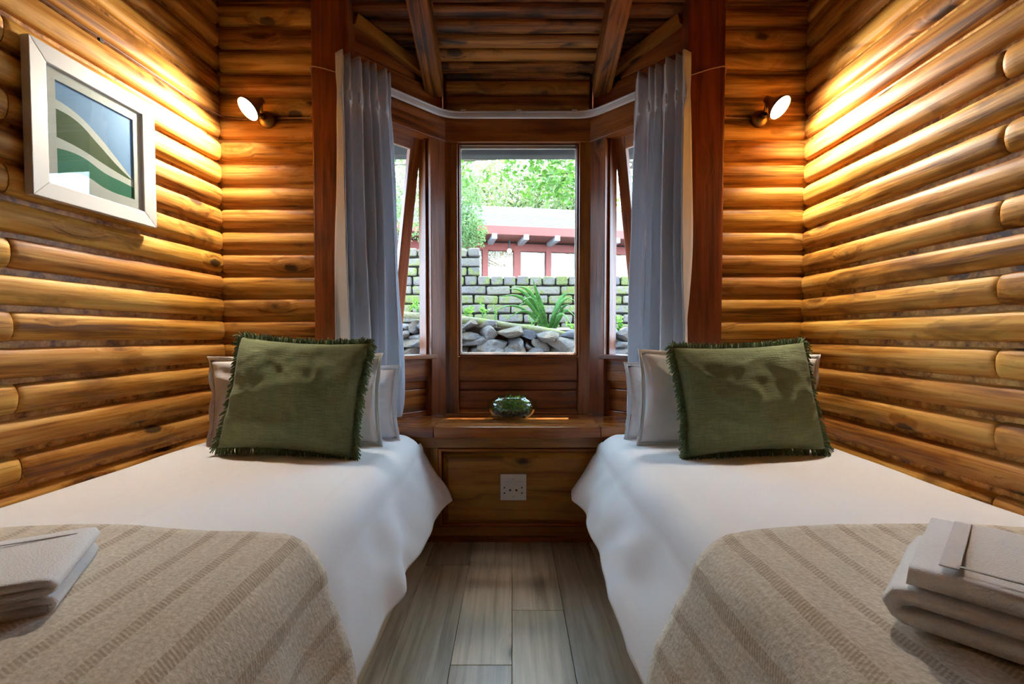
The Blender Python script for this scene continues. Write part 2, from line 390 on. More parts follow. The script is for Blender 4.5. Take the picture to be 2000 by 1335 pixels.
for k in ks:
    zc = Z0+PITCH*(k+.5)
    yj = 1.093+random.uniform(-.006,.006) if k % 2 == 0 else .35
    pt = lambda y: (WL(y), y, 0)
    log_piece(wl, pt(D-.012), pt(yj), nl_, zc, seed=k); log_piece(wl, pt(yj-.002), pt(YB), nl_, zc, seed=k+50)
    yj = 1.078+random.uniform(-.006,.006) if k % 2 == 1 else .3
    log_piece(wr, (XR,yj,0), (XR,D-.012,0), (-1,0,0), zc, seed=k+100); log_piece(wr, (XR,YB,0), (XR,yj-.002,0), (-1,0,0), zc, seed=k+150)
wbl = struct('wall_back_left', 'short log end wall between the framed print wall and the bay')
obj('backing_board', MB().box((WL(D)-.05,D,0), (-.62,D+.08,2.35)), M_GAP, wbl)
wbr = struct('wall_back_right', 'short log end wall between the bay and the wall without a picture')
obj('backing_board', MB().box((.66,D,0), (XR+.05,D+.08,2.35)), M_GAP, wbr)
for k in ks:
    zc = Z0+PITCH*(k+.5)
    log_piece(wbl, (WL(D)+.014,D,0), (-.728,D,0), (0,-1,0), zc, seed=k+200)
    log_piece(wbr, (.772,D,0), (XR-.014,D,0), (0,-1,0), zc, seed=k+250)
# rear of the room, behind the camera
wbk = struct('wall_rear', 'boarded rear wall behind the foot ends of the beds')
for q in range(12): plank('wall_board', (-1.4,YB-.02,.1+.2*q), (1.3,YB-.02,.1+.2*q), .196, .04, M_BENCH, wbk)
obj('backing_board', MB().box((-1.5,YB-.1,0), (1.4,YB-.04,2.7)), M_GAP, wbk)
# ------------------------------------------------------------------ ceiling
ce = struct('ceiling', 'dark sloping ceiling of half round poles over the window bay', 'ceiling')
deck = MB()
deck.add([(-1.6,2.66,zceil(2.66)+.012),(1.6,2.66,zceil(2.66)+.012),(1.6,-.4,zceil(-.4)+.012),(-1.6,-.4,zceil(-.4)+.012),(1.6,YB-.1,zceil(YB-.1)+.012),(-1.6,YB-.1,zceil(YB-.1)+.012)]+
         [(-1.6,2.66,zceil(2.66)+.08),(1.6,2.66,zceil(2.66)+.08),(1.6,-.4,zceil(-.4)+.08),(-1.6,-.4,zceil(-.4)+.08),(1.6,YB-.1,zceil(YB-.1)+.08),(-1.6,YB-.1,zceil(YB-.1)+.08)],
         [(0,1,2,3),(3,2,4,5),(6,9,8,7),(9,11,10,8),(0,6,7,1),(5,4,10,11),(0,3,9,6),(3,5,11,9),(1,7,8,2),(2,8,10,4)])
obj('roof_deck', deck, M_POST, ce)
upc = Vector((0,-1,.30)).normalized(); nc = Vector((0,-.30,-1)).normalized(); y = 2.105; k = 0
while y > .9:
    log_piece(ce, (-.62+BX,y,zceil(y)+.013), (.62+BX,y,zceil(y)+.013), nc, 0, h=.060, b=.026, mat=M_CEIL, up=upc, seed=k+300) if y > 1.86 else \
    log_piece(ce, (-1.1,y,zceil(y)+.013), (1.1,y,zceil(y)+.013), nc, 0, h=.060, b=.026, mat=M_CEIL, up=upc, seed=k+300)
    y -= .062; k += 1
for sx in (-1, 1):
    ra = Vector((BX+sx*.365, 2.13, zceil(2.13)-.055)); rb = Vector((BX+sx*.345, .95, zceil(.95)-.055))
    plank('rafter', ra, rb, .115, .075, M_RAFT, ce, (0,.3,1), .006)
# ------------------------------------------------------------------ posts at the bay opening
for n, (xa, xb) in enumerate(((-.731,-.598), (.642,.777))):
    tr = tag(obj('trim_%d' % (n+1), MB().box((-.66,-.05,-(xb-xa)/2), (1.45,.07,(xb-xa)/2)), M_POST, bevel=.006,
         M=frame_mat(Vector(((xa+xb)/2, D-.005, .68)), Vector((0,0,1)), Vector((0,1,0)), Vector((-1,0,0)))),
         'square dark red wooden post between the bay and the %s' % ('print side log wall' if n == 0 else 'bare log wall'), 'post', kind='structure')
# ------------------------------------------------------------------ bay
CL = (BX-.331, W); CR = (BX+.331, W)          # corners of the bay
PL = (-.600, D+.02); PR = (.644, D+.02)
bay = struct('wall_bay', 'red brown boarded bay walls around the three windows')
def zW(py): return PY(1000, py, W).z
# centre: two full poles above the header
log_piece(bay, (CL[0]+.015,W-.005,0), (CR[0]-.015,W-.005,0), (0,-1,0), zW(207), h=.074, b=.03, mat=M_POLE, seed=401)
log_piece(bay, (CL[0]+.015,W-.005,0), (CR[0]-.015,W-.005,0), (0,-1,0), zW(176), h=.066, b=.03, mat=M_POLE, seed=402)
log_piece(bay, (CL[0]+.015,W-.005,0), (CR[0]-.015,W-.005,0), (0,-1,0), zW(149), h=.058, b=.03, mat=M_CEIL, seed=403)
obj('backing_board', MB().box((CL[0],W,1.66), (CR[0],W+.06,2.05)), M_POST, bay)
w1 = tag(empty('window_1', (BX,W,.714)), 'tall fixed central bay window with red brown wooden frame', 'window', kind='structure')
def wp(name, a, b, w, t, parent, wdir=(0,0,1), mat=M_RED, bev=.003):
    off = Vector(parent.matrix_basis.translation) if parent else Vector()
    return plank(name, Vector(a)-off, Vector(b)-off, w, t, mat, parent, wdir, bev)
gl0, gl1 = -.236, .292; gz0, gz1 = .714, 1.643
for xa, xb in ((CL[0],gl0-.006), (gl1+.006,CR[0])):
    wp('stile', ((xa+xb)/2,W+.015,ZS-.02), ((xa+xb)/2,W+.015,1.66), xb-xa, .07, w1, (1,0,0))
wp('header', (CL[0],W+.01,1.713), (CR[0],W+.01,1.713), .13, .075, w1)
for xa in (gl0-.003, gl1+.003): wp('glazing_bead', (xa,W+.012,gz0-.01), (xa,W+.012,gz1+.01), .012, .03, w1, (1,0,0), M_POST, .002)
for za in (gz0-.006, gz1+.005): wp('glazing_bead', (gl0,W+.012,za), (gl1,W+.012,za), .012, .034, w1, (0,0,1), M_RED, .002)
pn = obj('pane', MB().box((gl0-BX,.018,0), (gl1-BX,.022,gz1-gz0)), M_GLASS, w1)
for xa in (gl0+.0035, gl1-.0035): plank('pane_edge_strip', (xa-BX,.028,0), (xa-BX,.028,gz1-gz0), .007, .008, M_WHITE, w1, (1,0,0), .001)  # narrow pale strips along the edges of the pane
for za in (.003, gz1-gz0-.004): plank('pane_edge_strip', (gl0-BX,.028,za), (gl1-BX,.028,za), .007, .008, M_WHITE, w1, (0,0,1), .001)
for ya, yb, dy in ((696,743,0), (745,761,.012), (762.5,797,.004), (798,806,-.004)):
    za, zb = zW(yb), zW(ya)
    wp('board', (gl0-.004,W+.02+dy,(za+zb)/2), (gl1+.004,W+.02+dy,(za+zb)/2), zb-za, .03, bay, (0,0,1), M_RED, .003)
obj('backing_board', MB().box((CL[0],W+.05,.1), (CR[0],W+.09,.70)), M_POST, bay)
# splayed sides
wins = []
for n, (A, B, sg) in enumerate(((CL,PL,-1), (CR,PR,1))):
    A = Vector((*A,0)); B = Vector((*B,0)); d = (B-A); L = d.length; d.normalize()
    nout = Vector((-d.y*-1, -d.x, 0)) if False else Vector((d.y,-d.x,0))
    if nout.y < 0: nout = -nout                  # points outdoors
    side = 'print' if sg < 0 else 'bare'
    pos = lambda u, z, o=0: A+d*u+nout*o+Vector((0,0,z))
    wn = tag(empty('window_%d' % (n+2), pos(0,.70)), 'narrow side window of the bay, sash tilted open, beside the %s' % ('drape on the framed print side' if sg < 0 else 'drape on the bare wall side'), 'window', kind='structure')
    u0, u1 = .085, L-.09
    for ua, ub in ((0,u0), (u1,L)):
        wp('stile', pos((ua+ub)/2,ZS-.02,.02), pos((ua+ub)/2,1.67,.02), ub-ua, .08, wn, d)
    wp('jamb_bead', pos(u0+.004,.70,.03), pos(u0+.004,1.66,.03), .012, .05, wn, d, M_RED, .002)
    wp('header', pos(0,1.713,.012), pos(L,1.713,.012), .13, .08, wn)
    wp('sill', pos(0.06,.705,.02), pos(L,.705,.02), .02, .09, wn, (0,0,1), M_RED)
    for za, zb, dy in ((.60,.695,.01), (.565,.598,.035), (.47,.563,.03), (.445,.469,.02)):
        wp('board', pos(u0-.012,(za+zb)/2,dy+.01), pos(L,(za+zb)/2,dy+.01), zb-za, .03, bay, (0,0,1), M_RED if za > .59 else M_SHELF)
    obj('backing_board', MB().prism([tuple(pos(0,0,.055)[:2]),tuple(pos(L,0,.055)[:2]),tuple(pos(L,0,.095)[:2]),tuple(pos(0,0,.095)[:2])], .1, .70), M_POST, bay)
    # boards over the header up to the sloping ceiling
    zz = 1.778
    while zz < 2.05:
        hb = min(.098, 2.06-zz)
        # cut each board along the roof line
        yl = [v for v in (2.13+(1.945-zz)/.30,)]
        uend = L
        us = 0.0
        if zz+hb > zceil(pos(0,0).y)-.0:
            yy = 2.13-(zz+hb-1.945)/.30; us = max(0, min(L, (pos(0,0).y-yy)/abs(d.y)))
        if us < L-.02:
            wp('board', pos(us-.02 if us else 0,zz+hb/2,.02), pos(L,zz+hb/2,.02), hb-.0025, .03, bay, (0,0,1), M_RED)
        zz += .10
    bk = MB(); q = [pos(0,1.66,.04), pos(L,1.66,.04), pos(L,zceil(pos(L,0).y)+.04,.04), pos(0,zceil(pos(0,0).y)+.04,.04)]
    bk.add(q+[p+nout*.04 for p in q], [(0,1,2,3),(7,6,5,4),(0,4,5,1),(1,5,6,2),(2,6,7,3),(3,7,4,0)]); obj('backing_board', bk, M_POST, bay)
    pa = pos(.02,0,-.012); pb = pos(L,0,-.012); pa.z = zceil(pa.y)-.052; pb.z = zceil(pb.y)-.048
    plank('ceiling_batten', pa, pb, .042, .03, M_TRIMY, bay, (0,0,1), .003)
    # sash hinged at the top, swung outwards
    sa = empty('sash', (0,0,0)); bpy.data.objects.remove(sa)
    ang = math.radians(11); zt = 1.652; hs = .935
    piv = pos(0,zt,.045); dn = (Vector((0,0,-1))*math.cos(ang)+nout*math.sin(ang)); nrm = d.cross(dn)
    sp = lambda u, v, o=0: A+d*u+Vector((0,0,zt))+nout*.045+dn*v
    off = Vector(wn.location); s0, s1 = u0+.008, u1-.005; sw = .052
    sm = MB()
    x_, z_ = d, dn; y_ = z_.cross(x_)
    SMx = frame_mat(sp(s0,0)-off, x_, y_, z_); ws = s1-s0
    sash = obj('sash', MB().box((sw,-.012,0), (ws-sw,.012,sw)), M_RED, wn, bevel=.002, M=SMx)
    for ua, ub, va, vb, nm in ((0,sw,0,hs,'sash_stile'), (ws-sw,ws,0,hs,'sash_stile'), (sw,ws-sw,hs-sw,hs,'sash_rail')):
        ax = Vector((0,0,1)) if nm == 'sash_stile' else Vector((1,0,0)); ln = (vb-va) if nm == 'sash_stile' else (ub-ua); wdt = (ub-ua) if nm == 'sash_stile' else (vb-va)
        cpt = Vector(((ua+ub)/2,0,(va+vb)/2))
        plank(nm, cpt-ax*ln/2, cpt+ax*ln/2, wdt, .024, M_RED, sash, (1,0,0) if nm == 'sash_stile' else (0,0,1), .002)
    obj('pane', MB().box((sw-.004,-.002,sw-.004), (ws-sw+.004,.002,hs-sw+.004)), M_GLASS, sash)
# ------------------------------------------------------------------ window bench
be = thing('window_bench', 'varnished pine window bench with raised front panel, below the central bay window', 'bench', (BX,D,0))
def bp(name, xa, xb, za, zb, y0, y1, mat=M_BENCH, bev=.003, vert=False):
    if vert: return plank(name, ((xa+xb)/2-BX,(y0+y1)/2-D,za), ((xa+xb)/2-BX,(y0+y1)/2-D,zb), xb-xa, y1-y0, mat, be, (1,0,0), bev)
    return plank(name, (xa-BX,(y0+y1)/2-D,(za+zb)/2), (xb-BX,(y0+y1)/2-D,(za+zb)/2), zb-za, y1-y0, mat, be, (0,0,1), bev)
zD = lambda py: PY(1000, py, D).z
xs0, xs1 = -.298, .338
def poly_board(name, poly, mat):
    cx = sum(p[0] for p in poly)/len(poly); cy = sum(p[1] for p in poly)/len(poly)
    mb = MB().prism([(x-cx, y-cy) for x, y in poly], -.021, .021)
    return obj(name, mb, mat, be, bevel=.003, M=Matrix.Translation((cx-BX,cy-D,ZS-.021)))
poly_board('seat_board', [(xs0,D-.018),(xs1,D-.018),(xs1+.0,W-.012),(xs0,W-.012)], M_SHELF)
for sg in (-1, 1):
    xa = xs0-.002 if sg < 0 else xs1+.002; xo = -.66 if sg < 0 else .70
    for q in range(3):
        ya = D-.014+q*.11; yb = min(D-.014+(q+1)*.11-.0015, W-.014)
        lim = lambda y: (xo if y < D+.03 else (CL[0]-(W-y)*.93 if sg < 0 else CR[0]+(W-y)*.93))
        pl = [(xa,ya),(lim(ya),ya),(lim(yb),yb),(xa,yb)]
        poly_board('seat_board', pl if sg > 0 else pl[::-1], M_SHELF)
bp('top_rail', -.66,.70, zD(875),ZS-.042, D+.004,D+.03)
bp('front_stile', -.37,-.285, zD(1030),zD(875), D+.006,D+.03, M_BENCH, .003, True)
bp('front_stile', .345,.43, zD(1030),zD(875), D+.006,D+.03, M_BENCH, .003, True)
bp('front_stile', -.66,-.372, .03,zD(875), D+.012,D+.03, M_BENCH, .003, True)
bp('front_stile', .432,.70, .03,zD(875), D+.012,D+.03, M_BENCH, .003, True)
bp('bottom_rail', -.66,.70, zD(1047),zD(1029), D+.004,D+.03)
bp('skirting', -.66,.70, -.002,zD(1048.5), D-.004,D+.03, M_RED)
for xa in (-.284, .332): bp('moulding', xa,xa+.013, zD(1028),zD(876), D-.002,D+.02, M_SHELF, .004, True)
for za in (zD(882), zD(1028)): bp('moulding', -.283,.344, za,za+.012, D-.002,D+.02, M_SHELF, .004)
pnl = MB(); xa, xb, za, zb = -.268, .330, zD(1026), zD(884); bw = .022
cx = (xa+xb)/2; hx = (xb-xa)/2; cz = (za+zb)/2; hz = (zb-za)/2
pnl.add([(-hx,.012,-hz),(hx,.012,-hz),(hx,.012,hz),(-hx,.012,hz),(-hx+bw,-.001,-hz+bw),(hx-bw,-.001,-hz+bw),(hx-bw,-.001,hz-bw),(-hx+bw,-.001,hz-bw)],
        [(4,5,6,7),(0,1,5,4),(1,2,6,5),(2,3,7,6),(3,0,4,7)])
obj('raised_panel', pnl, M_BENCH, be, M=Matrix.Translation((cx-BX,.004,cz)))
obj('carcass', MB().box((-.66-BX,.03,0), (.70-BX,.06,ZS-.045)), M_POST, be)
# ------------------------------------------------------------------ power outlet
p = PY(1002.5, 950.5, D-.004)
ou = thing('power_outlet', 'square white double socket plate with two switches on the bench panel', 'outlet', p)
obj('plate', MB().box((-.05,-.008,-.05), (.05,.007,.05)), M_PLATE, ou, bevel=.003)
for sx in (-1, 1):
    s = obj('switch', MB().box((-.0135,-.0125,-.006), (.0135,-.006,.006)), M_WHITE, ou, bevel=.0015, M=Matrix.Translation((sx*.019,0,.0195)))
    s.rotation_euler = (.18, 0, 0)
Ry = Matrix.Rotation(math.pi/2, 4, 'X')
for hx_, hz_, rr in ((-.012,-.010,.0042), (.012,-.010,.0042), (-.034,.0,.003), (-.034,-.021,.0034), (.033,.0,.003), (.033,-.021,.003), (0,.033,.0016), (0,-.035,.0016)):
    obj('socket_hole', MB().lathe([(rr,0),(rr,.0018)], 14, Matrix.Translation((hx_,-.0068,hz_)) @ Ry), M_HOLE, ou)
# ------------------------------------------------------------------ curtain track and curtains
ZT = zW(238)+.006
tk = []; off_in = .045
cl, cr = Vector((CL[0]+.02,W-off_in-.01,ZT)), Vector((CR[0]-.02,W-off_in-.01,ZT))
dlv = (Vector((*PL,0))-Vector((*CL,0))).normalized(); drv = (Vector((*PR,0))-Vector((*CR,0))).normalized()
tl = cl+dlv*.34; trr = cr+drv*.34
def rounded(a, c, b, r=.06, n=8):
    p = c+(a-c).normalized()*r; q = c+(b-c).normalized()*r
    return [(p*(1-t)**2+c*2*t*(1-t)+q*t*t) for t in [k/n for k in range(n+1)]]
path = [tl]+rounded(tl, cl, cr)+rounded(cl, cr, trr)+[trr]
def sweep_rect(path, w, h):
    mb = MB(); m = len(path); prof = [(-w/2,-h/2),(w/2,-h/2),(w/2,h*.1),(w*.35,h*.2),(w/2,h*.3),(w/2,h/2),(-w/2,h/2)]; n = len(prof)
    for k, p in enumerate(path):
        t = (path[min(k+1,m-1)]-path[max(k-1,0)]).normalized(); s = Vector((t.y,-t.x,0))
        for a, b in prof: mb.v.append(p+s*a+Vector((0,0,b)))
    for k in range(m-1):
        for i in range(n): mb.f.append((k*n+i, k*n+(i+1)%n, (k+1)*n+(i+1)%n, (k+1)*n+i))
    mb.f.append(tuple(range(n))); mb.f.append(tuple(range((m-1)*n+n-1,(m-1)*n-1,-1))); return mb
tko = thing('curtain_track', 'white curtain track bent around the inside of the bay above the windows', 'curtain track')
obj('rail', sweep_rect(path, .016, .026), M_TRACK, tko)
for xx in (-.21, .03, .27): obj('track_bracket', MB().box((xx-.012,W-.06,ZT+.008), (xx+.012,W-.02,ZT+.022)), M_TRACK, tko, bevel=.002)
def curtain(name, label, T0, T1, B0, B1, ztop, zb0, zb1, nfold, seed, inward):
    rt = thing(name, label, 'curtain', (B0.x,B0.y,0), group=None)
    off = Vector((B0.x,B0.y,0)); T0, T1, B0, B1 = [Vector((q.x,q.y,0)) for q in (T0,T1,B0,B1)]
    inward = Vector(inward).normalized(); rr = random.Random(seed); ph = [rr.uniform(-.5,.5) for _ in range(20)]
    def fn(u, v):         # v: 0 top ... 1 bottom
        e = min(1, v*1.05)**.8; a = T0.lerp(T1, u); b = B0.lerp(B1, u); p = a.lerp(b, e)
        uu = u*nfold; k = int(min(uu, nfold-1e-6)); warp = uu+.16*math.sin(2*math.pi*uu*.37+seed)+.45*v*noise.noise(Vector((u*6, v*2, seed)))
        wv = math.sin(2*math.pi*warp)
        pinch = math.exp(-((v-.105)/.035)**2); top = max(0, 1-v/.09)
        amp = (.020+.016*min(1, v*2.2))*(1-.72*pinch)*(1+.25*top)
        wv2 = math.copysign(abs(wv)**.75, wv)*(.75+.5*noise.noise(Vector((u*5, v*1.2, seed+9))))
        o = amp*wv2+.008*math.sin(4*math.pi*warp+1.3)*(top*.9+.15)+.010*noise.noise(Vector((u*9, v*3.2, seed+5)))*v
        side = .006*math.cos(2*math.pi*warp)*(1-pinch)
        z = ztop+.010*top*math.cos(2*math.pi*warp)+((zb0+(zb1-zb0)*u)-ztop)*v+.004*math.sin(2*math.pi*warp)*v
        dd = (T1-T0).normalized()
        return p+inward*o+dd*side+Vector((0,0,z))-off
    mb = MB().grid(nfold*16, 60, fn)
    o = obj('cloth', mb, M_CURT, rt, smooth=True)
    md = o.modifiers.new('thick', 'SOLIDIFY'); md.thickness = .0025
    # pinched pleat tacks under the heading
    for k in range(nfold):
        q = Vector(fn((k+.25)/nfold, .105))
        obj('pleat_tuck', MB().lathe([(.002,-.016),(.006,-.008),(.0065,0),(.006,.010),(.0015,.024)], 8), M_CURT, rt, smooth=True, M=Matrix.Translation(q+inward*.004))
    return rt
def on_track(side, dist, inn=.0):
    c, dv = (cl, dlv) if side < 0 else (cr, drv)
    return c+dv*dist+Vector((.3*-side*-1*0, -inn, 0))
inL = Vector((-dlv.y*-1, -abs(dlv.x), 0)); inL = Vector((.72,-.69,0)); inR = Vector((-.72,-.69,0))
za = PY(705, 160, 1.80).z
curtain('curtain', 'pale grey pleated curtain pulled back beside the framed print side of the bay',
        PY(660,160,1.712), PY(760,195,1.855), PY(664,800,1.712), PY(786,805,1.885), ZT+.045, .476, .478, 6, 11, inL)
curtain('curtain', 'pale grey pleated curtain pulled back beside the bare log wall side of the bay',
        PY(1346,155,1.712), PY(1240,195,1.884), PY(1346,800,1.716), PY(1222,800,1.885), ZT+.045, .476, .490, 6, 23, inR)
# ------------------------------------------------------------------ framed print on the left wall
c0 = (WL(1.10), 1.10)
yA, yB = None, None
def on_left(px, py, inset):      # point where the pixel's ray meets a plane `inset` in front of the log wall backing
    r = ray(px, py); nn = nl_; p0 = Vector((WL(1.0),1.0,0))+nn*inset
    t = (p0-Vector((0,0,ZC))).dot(nn)/r.dot(nn); return Vector((0,0,ZC))+r*t
q00 = on_left(80, 381, .0485); q11 = on_left(305, 214, .0485); q01 = on_left(80,75,.0485); q10 = on_left(305,446,.0485)
ya_, yb_ = on_left(66,300,.0485).y, on_left(305,300,.0485).y
zt_ = (q01.z+q11.z)/2; zb_ = (q00.z+q10.z)/2
fw = (yb_-ya_)/dl.y; fh = zt_-zb_; fc = Vector((WL((ya_+yb_)/2),(ya_+yb_)/2,(zt_+zb_)/2))+nl_*.0265
pf = thing('framed_print', 'white framed abstract landscape print in blue and green hung on the log wall', 'picture', fc)
pf.rotation_euler = (0, 0, math.atan2(nl_.y, nl_.x))      # local x = out of the wall, local y along it
FW = .040; FT = .022
oc = [(-fw/2,-fh/2),(fw/2,-fh/2),(fw/2,fh/2),(-fw/2,fh/2)]; ic = [(-fw/2+FW,-fh/2+FW),(fw/2-FW,-fh/2+FW),(fw/2-FW,fh/2-FW),(-fw/2+FW,fh/2-FW)]
for k in range(4):
    a_, b_, c_, d_ = oc[k], oc[(k+1)%4], ic[(k+1)%4], ic[k]
    obj('frame_bar', MB().add([(0,*q) for q in (a_,b_,c_,d_)]+[(FT,*a_),(FT,*b_),(FT-.003,*c_),(FT-.003,*d_)], [(3,2,1,0),(4,5,6,7),(0,1,5,4),(1,2,6,5),(2,3,7,6),(3,0,4,7)]), M_WHITE, pf, bevel=.0015)
iw, ih = fw/2-FW, fh/2-FW
obj('backing', MB().box((.001,-iw,-ih), (.006,iw,ih)), M_MATB, pf)
aw, ah = .110, .114; ah = min(ah, ih-.015); aw = min(aw, iw-.015)
mm = MB()
for (y0,y1,z0,z1) in ((-iw,iw,ah,ih), (-iw,iw,-ih,-ah), (-iw,-aw,-ah,ah), (aw,iw,-ah,ah)): mm.box((.009,y0,z0), (.012,y1,z1))
obj('mount', mm, M_MATB, pf)
me = bpy.data.meshes.new('m'); me.from_pydata([(.0085,-aw,-ah),(.0085,aw,-ah),(.0085,aw,ah),(.0085,-aw,ah),(.0065,-aw,-ah),(.0065,aw,-ah),(.0065,aw,ah),(.0065,-aw,ah)], [], [(0,1,2,3),(7,6,5,4),(0,4,5,1),(1,5,6,2),(2,6,7,3),(3,7,4,0)])
uvl = me.uv_layers.new(); uvs = [(0,0),(1,0),(1,1),(0,1)]
for li, lp in enumerate(me.loops): uvl.data[li].uv = uvs[lp.vertex_index % 4]
obj('print', me, M_ART, pf)
obj('pane', MB().box((.0140,-iw,-ih), (.0160,iw,ih)), M_GLASS, pf)
# ------------------------------------------------------------------ swivel wall lamps
M_LENS = plain('lamp_lens', (1,1,1,1), .2, emit=(1,.93,.82,1), es=SPILL)
def wall_lamp(label, base_px, disc_px, nrm, sg):
    b = PY(*base_px, D-.030); dc = PY(*disc_px, D-.115); nrm = Vector(nrm).normalized()
    rt = thing('wall_lamp', label, 'lamp', b)
    MY = Matrix.Rotation(math.pi/2, 4, 'X')              # lathe axis towards the room (-Y)
    obj('wall_rose', MB().lathe([(.030,-.012),(.031,0),(.030,.006),(.024,.016),(.012,.022),(.004,.024)], 28, MY), M_BRASS, rt, smooth=True)
    jp = Vector((0,-.030,0)); d = dc-b; body0 = d-nrm*.066
    obj('ball_joint', MB().lathe([(.0005,-.012),(.006,-.0104),(.0104,-.006),(.012,0),(.0104,.006),(.006,.0104),(.0005,.012)], 16, Matrix.Translation(jp)), M_BRASSD, rt, smooth=True)
    obj('arm', MB().tube([jp, (jp+body0)/2+Vector((0,-.006,0)), body0], .006, 10), M_BRASS, rt, smooth=True)
    Q = Matrix.Translation(d) @ nrm.to_track_quat('Z','Y').to_matrix().to_4x4()
    obj('lamp_head', MB().lathe([(.004,-.072),(.012,-.070),(.014,-.05),(.020,-.036),(.033,-.018),(.042,-.004),(.043,.001),(.040,.001)], 28, Q, caps=False), M_BRASS, rt, smooth=True)
    obj('lens', MB().lathe([(.0395,-.006),(.0395,-.001),(.034,.001),(.015,.0022),(.0005,.0025)], 28, Q), M_LENS, rt, smooth=True)
    ld = bpy.data.lights.new('lamp_beam', 'SPOT'); ld.energy = LAMP_W; ld.color = (1,.91,.76); ld.spot_size = math.radians(165); ld.spot_blend = 1.0; ld.shadow_soft_size = .03
    lo = bpy.data.objects.new('lamp_beam', ld); COL.objects.link(lo); lo.parent = rt; lo.location = d+nrm*.012
    lo.rotation_euler = nrm.to_track_quat('-Z','Y').to_euler()
    return rt
wall_lamp('brass swivel wall lamp shining on the framed print wall', (521,234), (484,213), (-.43,-.56,-.70), -1)
wall_lamp('brass swivel wall lamp shining on the bare log wall', (1484,232), (1524,210), (.43,-.56,-.70), 1)
# cables
def cable(label, pts, mat, rr=.0028):
    mb = MB().tube(pts, rr, 8); c = mb.v[0].copy(); mb.v = [v-c for v in mb.v]
    return tag(obj('electric_cable', mb, mat, None, smooth=True, M=Matrix.Translation(c)), label, 'cable')
zg = Z0+PITCH*10-.0025
lw = [Vector((WL(y),y,zg+.002))+nl_*.0135 for y in (-.5,.2,.9,1.2,1.4,1.6,1.72)]
cable('brown cable running along the groove of the framed print wall to its lamp', lw+[Vector((WL(D)+.030,D-.030,zg)), Vector((WL(D)+.07,D-.0175,zg)), PY(480,233,D-.0175), PY(512,234,D-.0175)], M_CABLE)
def post_cable(label, xs):
    x0, xe, xi = xs; f = D-.062
    s = -1 if x0 < 0 else 1; zt = PY(617,130,f).z
    cable(label, [(x0,D-.0165,zg),((x0+xe)/2,D-.0165,zg),(xe+s*.020,D-.018,zg),(xe+s*.006,D-.030,zg+.004),(xe+s*.005,D-.034,zg+.03),(xe+s*.005,D-.034,(zg+zt)/2),(xe+s*.005,D-.036,zt-.02),(xe+s*.003,f+.005,zt),(xe-s*.01,f+.002,zt+.003),((xe*.6+xi*.4),f+.002,zt-.006),(xi+s*.004,f+.002,zt-.03),(xi-s*.012,f+.03,zt-.034),(xi-s*.03,f+.06,zt-.04)], M_CABLEW, .0026)
post_cable('pale cable from the lamp by the framed print over the bay post', (PY(535,233,D).x, -.731, -.598))
post_cable('pale cable from the lamp by the bare log wall over the bay post', (PY(1470,233,D).x, .777, .642))
tag(obj('cable_clip', MB().box((-.004,-.006,-.005), (.004,.006,.005)), M_HOLE, bevel=.001, M=Matrix.Translation(on_left(196,79,.0145))), 'small black clip holding the brown cable above the framed print', 'clip')
